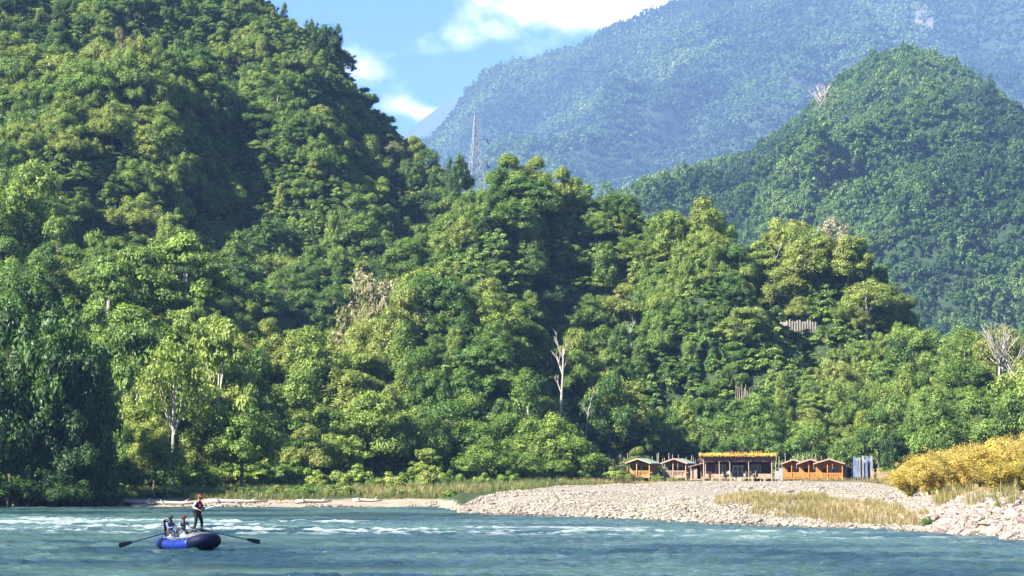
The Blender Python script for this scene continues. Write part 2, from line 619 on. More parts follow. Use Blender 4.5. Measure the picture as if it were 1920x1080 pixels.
FAR = [(200, 420, 9700), (500, 330, 9700), (700, 268, 9700), (765, 240, 9700), (800, 210, 9700), (840, 182, 9700), (885, 156, 9700), (960, 120, 9700), (1100, 110, 9700), (1600, 150, 9700), (2300, 200, 9700)]
hill_z = hill_fn(MID, 1050, 740, 21, 62, 200, 8)
mtn_z = hill_fn(MTN, 3800, 620, 22, 150, 620, 15)
far_z = hill_fn(FAR, 7200, 480, 23, 240, 1200, 4)

forest_floor = pmat('forest_floor', (0.032, 0.058, 0.02), (0.016, 0.032, 0.012), 0.12, 0.95, 1.0, 0.1)


def hill_mesh(name, fn, a0, a1, na, d0, d1, nd, mat):
    AA, DD = np.meshgrid(np.linspace(a0, a1, na), np.linspace(d0, d1, nd))
    X = AA * DD
    me = grid_mesh(name, X, DD, fn(X, DD), [mat])
    return tag(link(name, me), kind='structure')


hill_mesh('hill', hill_z, -0.1, 0.55, 300, 1000, 2400, 220, forest_floor)
hill_mesh('mountain', mtn_z, -0.14, 0.5, 320, 3700, 7300, 220, forest_floor)
far_mat = pmat('distant_forest', (0.075, 0.10, 0.05), (0.028, 0.05, 0.022), 0.03, 0.95, 1.0, 0.06, contrast=1.3)
hill_mesh('distant_ridge', far_z, -0.2, 0.3, 260, 7100, 10600, 160, far_mat)


# ------------------------------------------------------------------ haze
hm, hn, hl = mat_new('haze_air')
h_out = hn.new('ShaderNodeOutputMaterial')
h_v = hn.new('ShaderNodeVolumePrincipled')
h_v.inputs['Color'].default_value = (0.32, 0.54, 1.0, 1)
h_v.inputs['Density'].default_value = 0.86e-4
h_v.inputs['Anisotropy'].default_value = 0.0
hl.new(h_v.outputs[0], h_out.inputs['Volume'])
hz = MB().box(-7000, 7000, -300, 11000, -6.0, 1740).build('haze', hm)
tag(hz, kind='stuff')


# ------------------------------------------------------------------ water
def water_material():
    m, n, l = mat_new('river_water')
    out = n.new('ShaderNodeOutputMaterial')
    bs = n.new('ShaderNodeBsdfPrincipled')
    bs.inputs['Roughness'].default_value = 0.12
    bs.inputs['IOR'].default_value = 1.33
    bs.inputs['Specular IOR Level'].default_value = 0.5
    tc = n.new('ShaderNodeTexCoord')
    mp = n.new('ShaderNodeMapping')
    mp.inputs['Scale'].default_value = (0.42, 0.9, 1)
    l.new(tc.outputs['Object'], mp.inputs['Vector'])
    t = n.new('ShaderNodeTexNoise')
    t.inputs['Scale'].default_value = 0.12
    t.inputs['Detail'].default_value = 4
    l.new(mp.outputs[0], t.inputs['Vector'])
    r = n.new('ShaderNodeValToRGB')
    r.color_ramp.elements[0].position = 0.43
    r.color_ramp.elements[1].position = 0.58
    r.color_ramp.elements[0].color = (0.014, 0.036, 0.040, 1)
    r.color_ramp.elements[1].color = (0.050, 0.094, 0.080, 1)
    l.new(t.outputs['Fac'], r.inputs[0])
    a = n.new('ShaderNodeAttribute')
    a.attribute_name = 'foam'
    # break the foam up into flecks
    t2 = n.new('ShaderNodeTexNoise')
    t2.inputs['Scale'].default_value = 3.2
    t2.inputs['Detail'].default_value = 6
    t2.inputs['Roughness'].default_value = 0.7
    l.new(mp.outputs[0], t2.inputs['Vector'])
    ad = n.new('ShaderNodeMath')
    ad.operation = 'MULTIPLY_ADD'
    l.new(t2.outputs['Fac'], ad.inputs[0])
    ad.inputs[1].default_value = 1.5
    ad.inputs[2].default_value = -0.95
    s2 = n.new('ShaderNodeMath')
    s2.operation = 'ADD'
    l.new(ad.outputs[0], s2.inputs[0])
    l.new(a.outputs['Fac'], s2.inputs[1])
    gate = n.new('ShaderNodeMath')
    gate.operation = 'MULTIPLY'
    gate.use_clamp = True
    l.new(s2.outputs[0], gate.inputs[0])
    sc2 = n.new('ShaderNodeMath')
    sc2.operation = 'MULTIPLY'
    sc2.use_clamp = True
    l.new(a.outputs['Fac'], sc2.inputs[0])
    sc2.inputs[1].default_value = 2.2
    l.new(sc2.outputs[0], gate.inputs[1])
    mx = n.new('ShaderNodeMix')
    mx.data_type = 'RGBA'
    l.new(gate.outputs[0], mx.inputs[0])
    l.new(r.outputs[0], mx.inputs[6])
    mx.inputs[7].default_value = (0.30, 0.34, 0.325, 1)
    aer = n.new('ShaderNodeAttribute')
    aer.attribute_name = 'aerated'
    mxa = n.new('ShaderNodeMix')
    mxa.data_type = 'RGBA'
    l.new(aer.outputs['Fac'], mxa.inputs[0])
    l.new(r.outputs[0], mxa.inputs[6])
    mxa.inputs[7].default_value = (0.085, 0.145, 0.125, 1)
    l.new(mxa.outputs[2], mx.inputs[6])
    l.new(mx.outputs[2], bs.inputs['Base Color'])
    ro = n.new('ShaderNodeMath')
    ro.operation = 'MULTIPLY_ADD'
    l.new(gate.outputs[0], ro.inputs[0])
    ro.inputs[1].default_value = 0.6
    ro.inputs[2].default_value = 0.12
    l.new(ro.outputs[0], bs.inputs['Roughness'])
    # small ripples
    t3 = n.new('ShaderNodeTexNoise')
    t3.inputs['Scale'].default_value = 3.0
    t3.inputs['Detail'].default_value = 5
    t3.inputs['Roughness'].default_value = 0.6
    l.new(mp.outputs[0], t3.inputs['Vector'])
    b = n.new('ShaderNodeBump')
    b.inputs['Strength'].default_value = 0.9
    b.inputs['Distance'].default_value = 0.30
    l.new(t3.outputs['Fac'], b.inputs['Height'])
    l.new(b.outputs[0], bs.inputs['Normal'])
    l.new(bs.outputs[0], out.inputs[0])
    return m


xs = np.concatenate([np.linspace(-320, -46, 60)[:-1], np.arange(-46, 38, 0.17), np.linspace(38, 320, 60)[1:]])
ys = np.concatenate([np.linspace(-80, 70, 60)[:-1], np.arange(70, 152, 0.15), np.arange(152, 222, 0.19), np.linspace(222, 300, 20)])
WX, WY = np.meshgrid(xs, ys)


def rap(x, y):
    px = pxof(x, y)
    warp = 5 * NC.fbm(x * 0.05, y * 0.02, 2)
    yc = np.interp(px, [-600, 0, 300, 700, 1000, 1500, 2200], [160, 158, 150, 145, 139, 130, 118]) + warp
    wd = np.interp(px, [0, 400, 900, 1500], [24, 19, 12, 11])
    st = np.interp(px, [-600, 0, 300, 520, 640, 850, 1000, 1500, 1900, 2200], [1.0, 1.0, 1.0, 0.75, 0.85, 0.7, 0.55, 0.50, 0.35, 0.25])
    r1 = st * np.exp(-np.abs((y - yc) / wd) ** 3)
    r2 = 0.35 * np.exp(-((y - np.interp(px, [700, 1200, 1900], [168, 148, 122])) / 9) ** 2) * sstep(650, 900, px)
    return np.maximum(r1, r2)


rp_ = rap(WX, WY)
inview = ((WY > 60) & (WY < 235)).astype(float)
w1 = NA.fbm(WX * 0.26, WY * 0.62, 3, 0.55)
w2 = 1 - np.abs(NB.fbm(WX * 0.33 + 0.4 * w1, WY * 0.45, 3, 0.5))
w3 = NC.fbm(WX * 1.1, WY * 1.7, 2, 0.6)
calm = (0.012 + 0.042 * sstep(-0.5, 0.8, ND.fbm(WX * 0.018, WY * 0.10, 3))) * (1 + 0.6 * (WY < 125))
WZ = (calm * (w1 + 1.3 * w3) + rp_ * (0.27 * (w2 - 0.55) + 0.06 * w3)) * inview
crestf = sstep(0.50, 0.95, w2 + 0.18 * w3)
big_f = sstep(-0.35, 0.6, ND.fbm(WX * 0.16, WY * 0.24, 4, 0.6))
foam = np.clip(rp_ * (0.25 + crestf * 1.0) * (0.25 + 1.0 * big_f) * 1.75 - 0.50, 0, 1)
rd_ = np.hypot((WX + 15.1) / 2.0, (WY - 107.6) / 2.3)
foam = np.maximum(foam, 0.30 * np.exp(-((rd_ - 1.0) / 0.22) ** 2) * sstep(-0.3, 0.5, NB.fbm(WX * 1.3, WY * 1.3, 2)))
foam = np.maximum(foam, 0.30 * sstep(1.3, 1.7, w1 + 0.9 * w3) * sstep(0.0, 0.2, ND.fbm(WX * 0.05, WY * 0.1, 2)))
wme = grid_mesh('water', WX, WY, WZ, [water_material()])
attr(wme, 'foam', 'FLOAT', 'POINT', foam)
attr(wme, 'aerated', 'FLOAT', 'POINT', np.clip(rp_ * (0.55 + 0.5 * NB.fbm(WX * 0.06, WY * 0.14, 3)) * 1.3, 0, 1))
tag(link('water', wme), kind='structure')

# ------------------------------------------------------------------ tree shapes
ICO_V = []
_p = (1 + 5 ** 0.5) / 2
for a_, b_ in ((1, _p), (-1, _p), (1, -_p), (-1, -_p)):
    ICO_V += [(0, a_, b_), (a_, b_, 0), (b_, 0, a_)]
ICO_V = np.array(ICO_V, float)
ICO_V /= np.linalg.norm(ICO_V[0])
_f = []
for i in range(12):
    for j in range(i + 1, 12):
        for k in range(j + 1, 12):
            if all(abs(np.linalg.norm(ICO_V[a] - ICO_V[b]) - 1.0515) < 0.01 for a, b in ((i, j), (j, k), (i, k))):
                n_ = np.cross(ICO_V[j] - ICO_V[i], ICO_V[k] - ICO_V[i])
                _f.append((i, j, k) if n_.dot(ICO_V[i]) > 0 else (i, k, j))
ICO_F = np.array(_f)


def unit(v):
    return v / np.maximum(np.linalg.norm(v, axis=-1, keepdims=True), 1e-9)


def leaves(rg, cs, rs, n, ls, flat=0.75, up=0.5, rand=0.8, aspect=0.55, low=-0.45, hang=0.0):
    """n diamond leaves round each clump centre; returns verts (m*4,3), per-leaf value"""
    K = len(cs)
    d = unit(rg.normal(size=(K, n, 3)))
    d[..., 2] = np.where(d[..., 2] < low, -d[..., 2], d[..., 2])
    rr = rs[:, None, None] * (0.62 + 0.58 * rg.random((K, n, 1)))
    pos = cs[:, None, :] + d * rr * np.array([1, 1, flat])
    if hang:
        pos[..., 2] -= hang * rg.random((K, n)) ** 2
    nrm = unit(d * 1.5 + np.array([0, 0, up * 0.5]) + rand * rg.normal(size=(K, n, 3)) * 0.55)
    tg = unit(np.cross(nrm, rg.normal(size=(K, n, 3))))
    bt = np.cross(nrm, tg)
    L = ls * (0.65 + 0.7 * rg.random((K, n, 1)))
    a = pos - tg * L * 0.5
    c = pos + tg * L * 0.5
    b = pos + bt * L * aspect * 0.5 + nrm * L * 0.08
    e = pos - bt * L * aspect * 0.5 + nrm * L * 0.08
    v = np.stack([a, b, c, e], 2).reshape(-1, 3)
    cv = rg.random((K, 1)) * 0.7 + 0.3 * rg.random((K, n))
    return v, cv.reshape(-1)


def crown_geo(seed, shape='round', H=10.0, Rr=4.0, nc=46, nl=70, ls=0.5, z0=0.28):
    rg = np.random.default_rng(seed)
    if shape == 'round':
        d = unit(rg.normal(size=(nc, 3)))
        d[:, 2] = np.abs(d[:, 2]) * 1.0 - 0.35 * rg.random(nc)
        k = 0.50 + 0.52 * rg.random((nc, 1)) ** 0.8
        lob = 1 + 0.22 * np.sin(3 * np.arctan2(d[:, 1:2], d[:, 0:1]) + seed) * (1 - np.abs(d[:, 2:3]))
        cs = d * k * lob * np.array([Rr, Rr, H * (1 - z0) * 0.62]) + np.array([0, 0, H * (z0 + 0.32)])
        rs = Rr * (0.15 + 0.12 * rg.random(nc))
        hang, flat, low = 0.2, 0.9, -0.6
    elif shape == 'layer':
        tiers = 5
        ti = rg.integers(0, tiers, nc)
        tr = np.array([0.75, 1.0, 0.95, 0.75, 0.45])[ti] * Rr
        an = rg.random(nc) * 6.283
        rad = tr * np.sqrt(rg.random(nc)) * 0.95
        off = np.array([[math.sin(seed + 2 * q), math.cos(seed * 1.3 + 2.4 * q)] for q in range(tiers)])[ti] * Rr * 0.25
        cs = np.stack([rad * np.cos(an) + off[:, 0], rad * np.sin(an) + off[:, 1], H * (z0 + 0.12 + (0.80 - z0) * ti / (tiers - 1.0)) + rg.normal(size=nc) * 0.40], 1)
        rs = Rr * (0.17 + 0.11 * rg.random(nc))
        hang, flat, low = 0.15, 0.6, -0.3
    elif shape == 'tall':
        t = rg.random(nc)
        an = rg.random(nc) * 6.283
        prof = np.sin(np.clip(t * 0.92 + 0.08, 0, 1) * math.pi) ** 0.6 * (1 - 0.3 * t)
        rad = Rr * prof * (0.45 + 0.45 * rg.random(nc))
        cs = np.stack([rad * np.cos(an), rad * np.sin(an), H * (z0 + (0.93 - z0) * t)], 1)
        rs = Rr * (0.20 + 0.14 * rg.random(nc))
        hang, flat, low = 0.4, 0.9, -0.7
    elif shape == 'lobed':
        nb = 6
        lc = np.stack([np.cos(np.arange(nb) * 1.1 + seed) * Rr * 0.58, np.sin(np.arange(nb) * 1.1 + seed) * Rr * 0.58, H * (z0 + 0.22 + 0.45 * rg.random(nb))], 1)
        lc[0] = (0, 0, H * 0.82)
        li = rg.integers(0, nb, nc)
        d = unit(rg.normal(size=(nc, 3)))
        d[:, 2] = np.abs(d[:, 2]) - 0.25 * rg.random(nc)
        cs = lc[li] + d * Rr * 0.34 * np.array([1, 1, 0.85])
        rs = Rr * (0.16 + 0.12 * rg.random(nc))
        hang, flat, low = 0.2, 1.0, -0.6
    elif shape == 'vine':     # smothered in climbers: hanging curtains over a lumpy column
        t = rg.random(nc) ** 0.8
        an = rg.random(nc) * 6.283
        rad = Rr * (1.05 - 0.75 * t) * (0.6 + 0.4 * rg.random(nc))
        cs = np.stack([rad * np.cos(an), rad * np.sin(an), H * (0.06 + 0.86 * t)], 1)
        rs = Rr * (0.20 + 0.14 * rg.random(nc))
        hang, flat, low = 1.0, 1.0, -0.9
    elif shape == 'dome':
        d = unit(rg.normal(size=(nc, 3)))
        d[:, 2] = np.abs(d[:, 2])
        cs = d * (0.35 + 0.6 * rg.random((nc, 1))) * np.array([Rr, Rr, H * 0.9])
        rs = Rr * (0.17 + 0.13 * rg.random(nc))
        hang, flat, low = 0, 0.85, -0.3
    elif shape == 'airy':
        d = unit(rg.normal(size=(nc, 3)))
        d[:, 2] = np.abs(d[:, 2]) * 1.1 - 0.3
        cs = d * (0.5 + 0.5 * rg.random((nc, 1))) * np.array([Rr, Rr, H * (1 - z0) * 0.55]) + np.array([0, 0, H * (z0 + 0.36)])
        rs = Rr * (0.17 + 0.13 * rg.random(nc))
        hang, flat, low = 0.2, 0.6, -0.9
    v, cv = leaves(rg, cs, rs, nl, ls, flat, hang=hang, low=low)
    m = len(v) // 4
    q = np.arange(m * 4).reshape(m, 4)
    tv = tf = None
    cvt = np.zeros(0)
    if shape != 'airy':
        K = len(cs)
        core = cs[:, None, :] + ICO_V[None] * (rs[:, None, None] * 0.50) * np.array([1, 1, flat]) * (0.8 + 0.4 * rg.random((K, 12, 1)))
        tv = core.reshape(-1, 3)
        tf = (ICO_F[None] + (np.arange(K) * 12)[:, None, None]).reshape(-1, 3) + len(v)
        cvt = np.repeat(rg.random(K) * 0.8, 20)
        v = np.concatenate([v, tv])
    return v, q, tf, cv, cvt, cs


def trunk_geo(seed, H, cs, rad=0.22, top=0.7, nlimb=6):
    rg = np.random.default_rng(seed + 500)
    mb = MB()
    pts, rr = [], []
    ox, oy = rg.normal(size=2) * 0.25
    for k in range(6):
        t = k / 5
        pts.append((ox * math.sin(t * 2.2), oy * math.sin(t * 2.6), H * top * t - (0.6 if k == 0 else 0)))
        rr.append(rad * (1.25 if k == 0 else 1 - 0.65 * t))
    mb.tube(pts, rr, 7)
    idx = rg.choice(len(cs), min(nlimb, len(cs)), replace=False)
    for i in idx:
        c = cs[i]
        t = min(0.95, max(0.35, (c[2] / H) * 0.75))
        b = Vector((ox * math.sin(t * 2.2), oy * math.sin(t * 2.6), H * top * t))
        e = Vector(c)
        mid = (b + e) / 2 + Vector((0, 0, -0.25))
        mb.tube([b, mid, e], [rad * 0.42, rad * 0.28, rad * 0.1], 5, caps=False)
    v = np.array(mb.v)
    f4 = np.array([f for f in mb.f if len(f) == 4])
    return v, f4


def crown_mesh(name, geo, mat):
    v, q, tf, cv, cvt, cs = geo
    me = fast_mesh(name, v, q, tf, [mat])
    attr(me, 'lv', 'FLOAT', 'FACE', np.concatenate([cv, cvt]))
    return me


def trunk_mesh(name, tg, mat):
    return fast_mesh(name, tg[0], tg[1], mats=[mat], smooth=True)


# near prototypes: unit tree about 10 m tall, drawn larger or smaller by scale
KINDS = {}
spec = [('round', 11, 'round', 10, 4.3, 92, 115, 0.32, 0.12), ('round_b', 12, 'round', 10, 5.0, 110, 115, 0.32, 0.06), ('layer', 13, 'layer', 10, 4.4, 88, 110, 0.38, 0.22),
        ('layer_b', 14, 'layer', 10, 5.4, 96, 110, 0.40, 0.30), ('tall', 15, 'tall', 12, 3.0, 88, 100, 0.32, 0.10), ('lobed', 16, 'lobed', 10, 4.4, 96, 100, 0.32, 0.10),
        ('lobed_b', 17, 'lobed', 11, 4.0, 96, 100, 0.32, 0.08), ('vine', 18, 'vine', 10, 3.0, 90, 100, 0.32, 0.0), ('airy', 19, 'airy', 11, 4.0, 84, 60, 0.34, 0.22)]
for (nm, sd, shp, H_, R_, nc, nl, ls, z0) in spec:
    g = crown_geo(sd, shp, H_, R_, nc, nl, ls, z0)
    bk = BARK_PALE if nm in ('layer', 'layer_b', 'airy', 'tall') else BARK
    KINDS[nm] = dict(crown=crown_mesh('crown_' + nm, g, LEAF), trunk=trunk_mesh('trunk_' + nm, trunk_geo(sd, H_, g[5], 0.24 if nm != 'tall' else 0.18), bk), H=H_, R=R_)


def bamboo_geo(seed, H=11.0, nculm=26, lean=2.8, leafy=26):
    rg = np.random.default_rng(seed)
    mb = MB()
    cl = []
    for i in range(nculm):
        a = rg.random() * 6.283
        ln = lean * (0.3 + 0.7 * rg.random())
        h = H * (0.6 + 0.4 * rg.random())
        pts = [Vector((math.cos(a) * (0.3 + ln * (t ** 2.2)), math.sin(a) * (0.3 + ln * (t ** 2.2)), h * (t - 0.16 * t ** 4))) for t in np.linspace(0, 1, 7)]
        mb.tube(pts, [0.07, 0.07, 0.06, 0.05, 0.04, 0.03, 0.01], 4, caps=False)
        for t in np.linspace(0.3, 1.0, 7):
            k = t * 6
            j = min(int(k), 5)
            cl.append(pts[j].lerp(pts[j + 1], k - j))
    cs = np.array([tuple(c) for c in cl])
    v, cv = leaves(rg, cs, np.full(len(cs), 0.62), leafy, 0.55, 0.7, 0.1, 0.9, 0.24, -1.0, hang=0.5)
    m = len(v) // 4
    q = np.arange(m * 4).reshape(m, 4)
    return (v, q, None, cv, np.zeros(0), cs), (np.array(mb.v), np.array([f for f in mb.f if len(f) == 4]))


CULM = pmat('bamboo_culm', (0.34, 0.34, 0.16), (0.20, 0.22, 0.09), 3, 0.6)
bg, bt_ = bamboo_geo(31)
KINDS['bamboo'] = dict(crown=crown_mesh('crown_bamboo', bg, LEAF), trunk=trunk_mesh('culms_bamboo', bt_, CULM), H=11, R=3.2)
dg = crown_geo(41, 'dome', 3.0, 2.2, 34, 110, 0.30)
KINDS['shrub'] = dict(crown=crown_mesh('foliage_shrub', dg, LEAF), trunk=trunk_mesh('stem_shrub', trunk_geo(41, 3.0, dg[5], 0.07), BARK), H=3.0, R=2.2)
KINDS['yellow'] = dict(crown=crown_mesh('foliage_yellow', crown_geo(42, 'dome', 3.0, 2.0, 90, 120, 0.19), LEAF_YEL), trunk=KINDS['shrub']['trunk'], H=3.0, R=2.0)
yg, yt = bamboo_geo(51, nculm=44, lean=3.4, leafy=12)
KINDS['cane'] = dict(crown=crown_mesh('foliage_cane', yg, LEAF_YEL), trunk=trunk_mesh('culms_cane', yt, CULM), H=11, R=3.8)
KINDS['white'] = dict(crown=crown_mesh('crown_white', crown_geo(43, 'round', 10, 4.6, 70, 60, 0.34, 0.05), LEAF_WHITE), trunk=KINDS['lobed']['trunk'], H=10, R=4.0)


def make_tree(kind, x, y, h, rz, tint, wid=1.0, name=None, z=None, parts=('crown', 'trunk')):
    K = KINDS[kind]
    s = h / K['H']
    z = gz(x, y) if z is None else z
    nm = name or {'bamboo': 'bamboo_clump', 'shrub': 'shrub', 'yellow': 'yellow_shrub', 'cane': 'yellow_shrub', 'white': 'flowering_tree'}.get(kind, 'broadleaf_tree')
    root = bpy.data.objects.new(nm, None)
    root.location = (x, y, z - 0.1)
    root.rotation_euler = (0, 0, rz)
    root.scale = (s * wid, s * wid, s)
    COL.objects.link(root)
    c = bpy.data.objects.new(parts[0], K['crown'])
    c['tint'] = float(tint)
    t = bpy.data.objects.new(parts[1], K['trunk'])
    for o in (c, t):
        COL.objects.link(o)
        o.parent = root
    return root


def march(fn, px_, py_, d0, d1, n=1500):
    dd = np.linspace(d0, d1, n)
    zz = fn((px_ - 960) / F * dd, dd)
    ray = CAM_H + (HOR - py_) / F * dd
    hit = np.nonzero(zz >= ray)[0]
    return float(dd[hit[0]]) if len(hit) else d1


D_WALL = march(ground_z, 1500, 630, 350, 460)
D_POLES = march(ground_z, 208, 402, 330, 620)
D_YPOLES = march(ground_z, 1400, 752, 345, 440)
D_DRY = march(ground_z, 1370, 492, 380, 470)
D_DEAD = 345.0
D_SIDE = 348.0


# ------------------------------------------------------------------ hand-placed trees  (px, top py, width px, distance, kind, tint, label)
HAND = [
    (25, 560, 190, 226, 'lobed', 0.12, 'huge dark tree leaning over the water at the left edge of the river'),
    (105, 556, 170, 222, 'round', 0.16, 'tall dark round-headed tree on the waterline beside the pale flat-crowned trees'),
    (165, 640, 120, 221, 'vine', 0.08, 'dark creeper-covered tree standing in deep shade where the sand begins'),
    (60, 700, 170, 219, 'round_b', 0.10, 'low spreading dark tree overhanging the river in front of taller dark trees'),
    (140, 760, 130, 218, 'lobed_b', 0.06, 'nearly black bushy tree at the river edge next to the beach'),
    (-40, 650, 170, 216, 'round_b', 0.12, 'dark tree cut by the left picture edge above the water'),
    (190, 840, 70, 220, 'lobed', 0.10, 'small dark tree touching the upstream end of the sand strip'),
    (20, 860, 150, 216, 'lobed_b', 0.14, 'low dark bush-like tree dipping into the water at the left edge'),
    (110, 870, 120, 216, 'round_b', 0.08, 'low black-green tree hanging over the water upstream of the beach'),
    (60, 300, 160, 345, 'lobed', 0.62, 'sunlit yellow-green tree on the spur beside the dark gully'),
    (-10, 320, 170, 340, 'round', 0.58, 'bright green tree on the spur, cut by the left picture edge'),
    (105, 400, 110, 330, 'lobed_b', 0.50, 'green tree at the lip of the dark gully'),
    (40, 480, 170, 290, 'round_b', 0.36, 'broad green tree below the spur at the left'),
    (255, 470, 160, 300, 'layer_b', 0.50, 'wide flat-layered pale green tree with thin trunks, left one of the pair'),
    (345, 445, 170, 305, 'layer', 0.54, 'wide flat-layered light green tree with thin trunks, right one of the pair'),
    (200, 500, 110, 290, 'layer', 0.42, 'smaller flat-layered tree left of the pale layered pair'),
    (250, 615, 130, 262, 'layer_b', 0.44, 'flat-topped green tree behind the slender white-trunked tree'),
    (325, 605, 140, 240, 'airy', 0.66, 'airy light green tree with one long slender white trunk above the raft'),
    (410, 610, 130, 262, 'layer', 0.66, 'flat-layered pale green tree upslope of the dense round shore tree'),
    (480, 655, 120, 268, 'lobed', 0.28, 'grey-green tree with a bare pale trunk right of the layered trees'),
    (290, 790, 110, 236, 'round_b', 0.74, 'bright yellow-green bushy tree behind the standing angler'),
    (385, 770, 100, 242, 'lobed', 0.66, 'light green leaning tree between the airy tree and the dense round tree'),
    (455, 745, 150, 243, 'round', 0.50, 'dense round green tree with a forked white trunk on the grassy shore'),
    (235, 850, 80, 232, 'round_b', 0.34, 'small green tree over the upstream end of the sand strip'),
    (575, 795, 95, 258, 'lobed_b', 0.80, 'yellow tree glowing right of the dense round shore tree'),
    (640, 805, 95, 262, 'round', 0.66, 'light green tree right of the glowing yellow tree'),
    (700, 735, 150, 272, 'lobed', 0.60, 'broad light green tree behind the grassy shore, middle of the left bank'),
    (770, 760, 110, 276, 'round_b', 0.56, 'green tree behind the small flat-topped tree'),
    (800, 842, 62, 252, 'layer', 0.66, 'small flat-topped tree with a thin pale stem on the grassy shore'),
    (885, 735, 110, 300, 'lobed_b', 0.54, 'olive tree standing high behind the stony tip'),
    (915, 815, 110, 272, 'round_b', 0.54, 'round green tree at the back of the stony tip'),
    (985, 685, 90, 312, 'tall', 0.40, 'tall narrow green tree left of the dead white tree'),
    (1035, 770, 150, 288, 'round_b', 0.60, 'large bright round tree spreading over the back of the gravel bar'),
    (1075, 820, 120, 284, 'lobed', 0.52, 'bright bushy tree beside the pole fence'),
    (975, 840, 90, 278, 'round', 0.40, 'dark-based round tree hanging above the top of the stones'),
    (1140, 700, 110, 334, 'lobed', 0.24, 'dark green tree left above the green-roofed cabins'),
    (1200, 775, 100, 338, 'round', 0.48, 'light green tree just behind the leftmost cabin'),
    (1195, 835, 50, 330, 'lobed_b', 0.70, 'small yellow-green tree peeping over the leftmost cabin roof'),
    (1430, 790, 110, 345, 'round_b', 0.38, 'dense green tree behind the thatched lodge'),
    (1370, 815, 80, 343, 'round', 0.26, 'dark green tree behind the middle of the thatched lodge'),
    (1520, 800, 110, 342, 'lobed', 0.42, 'green tree behind the orange cabins'),
    (1590, 815, 80, 338, 'round_b', 0.40, 'green tree behind the white banner flags'),
    (1645, 760, 90, 322, 'lobed_b', 0.36, 'green tree between the banner flags and the yellow bushes'),
    (1675, 800, 60, 300, 'round', 0.05, 'almost black small tree beside the yellow bushes'),
    (1745, 740, 120, 300, 'round_b', 0.46, 'olive green tree standing behind the left end of the yellow bushes'),
    (1830, 740, 120, 300, 'lobed', 0.42, 'green tree behind the middle of the yellow bushes'),
    (1905, 720, 120, 296, 'round', 0.44, 'green tree at the right picture edge behind the yellow bushes'),
    (1690, 620, 90, 385, 'vine', 0.22, 'dark green vine-draped tree where the near slope ends'),
    (1810, 600, 90, 372, 'airy', 0.56, 'pale leafy tree left of the bare white-limbed tree'),
    (1880, 600, 110, 360, 'airy', 0.80, 'pale half-bare tree with white limbs at the right edge'),
    (1562, 398, 78, 425, 'white', 0.75, 'white-flowering tree standing out on the end of the ridge'),
    (1480, 405, 90, 425, 'round', 0.74, 'dull olive rounded tree left of the white-flowering tree'),
    (1540, 430, 80, 418, 'round_b', 0.30, 'dark tree directly below the white-flowering tree'),
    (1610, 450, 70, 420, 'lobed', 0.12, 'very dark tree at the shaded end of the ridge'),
    (1430, 455, 80, 415, 'layer', 0.62, 'pale layered tree with thin trunk beside the dry grass patch'),
    (1340, 388, 80, 430, 'round_b', 0.52, 'brownish green dome-shaped tree on the ridge left of the dry grass patch'),
    (940, 285, 42, 505, 'bamboo', 0.34, 'dark leaning bamboo plume right beside the steel pylon'),
    (612, 28, 60, 585, 'round', 0.10, 'dark round tree standing up on the shoulder of the big hill'),
    (858, 282, 46, 548, 'round_b', 0.22, 'round green tree left of the steel pylon'),
    (190, 308, 120, 0, 'lobed', 0.74, 'golden olive tree above the pale poles on the left slope'),
    (440, 215, 45, 520, 'vine', 0.84, 'tan vine-draped column of leaves on the big hill'),
    (830, 545, 90, 360, 'airy', 0.86, 'silvery half-bare tree in the middle of the slope'),
    (720, 490, 80, 385, 'round', 0.9, 'greyish pink domed tree in the middle of the slope'),
]
hand_pts = []
for (px, pyt, wpx, d, kind, tint, lab) in HAND:
    if d == 0:
        d = D_POLES + 7
    x = (px - 960) / F * d
    z = gz(x, d)
    h = CAM_H + (HOR - pyt) / F * d - z
    h = max(h, 2.0)
    K = KINDS[kind]
    wid = (wpx / F * d / 2) / (K['R'] * h / K['H'])
    wid = min(max(wid, 0.55), 1.7)
    zz = z
    if h > 15:                       # on the far side of a fold: keep the crown a believable size
        pass
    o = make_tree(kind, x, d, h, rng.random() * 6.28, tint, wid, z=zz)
    tag(o, lab, 'bamboo' if kind == 'bamboo' else 'tree', 'named trees of the wooded bank')
    hand_pts.append((x, d))
hand_pts = np.array(hand_pts)

# ------------------------------------------------------------------ forest on the near hill
FK = ['round', 'round_b', 'layer', 'layer_b', 'tall', 'lobed', 'lobed_b', 'vine', 'airy', 'bamboo', 'shrub']


def scatter(a0, a1, d0, d1, step, rg):
    out = []
    d = d0
    while d < d1:
        w = (a1 - a0) * d
        n = int(w / step)
        x = a0 * d + (np.arange(n) + 0.5 + (rg.random(n) - 0.5) * 0.9) * step
        y = d + (rg.random(n) - 0.5) * step * 0.95
        out.append(np.stack([x, y], 1))
        d += step
    return np.concatenate(out)


rg = np.random.default_rng(5)
pts = scatter(-0.33, 0.31, 236, 640, 3.9, rg)
px = pxof(pts[:, 0], pts[:, 1])
df = tab(px, FOOT)
dc = tab(px, [(a, c) for a, b, c in CREST])
keep = (pts[:, 1] > df + 1) & (pts[:, 1] < dc + 22)
CLEAR = ((1040, D_DEAD + 3, 30, 46), (1880, D_SIDE + 3, 34, 48), (200, D_POLES + 1, 50, 26), (1490, D_WALL + 1, 56, 30), (1400, D_YPOLES + 1, 24, 14), (1370, D_DRY + 8, 28, 44), (1183, 386, 13, 25), (942, 373, 13, 25), (461, 277, 14, 18), (1452, 413, 11, 18))


def cleared(q, k=1.0):
    ppx = pxof(q[:, 0], q[:, 1])
    out = np.zeros(len(q), bool)
    for (cpx, c1, cw_, depth) in CLEAR:
        out |= (np.abs(ppx - cpx) < cw_) & (q[:, 1] > c1 - depth * k) & (q[:, 1] < c1)
    return out


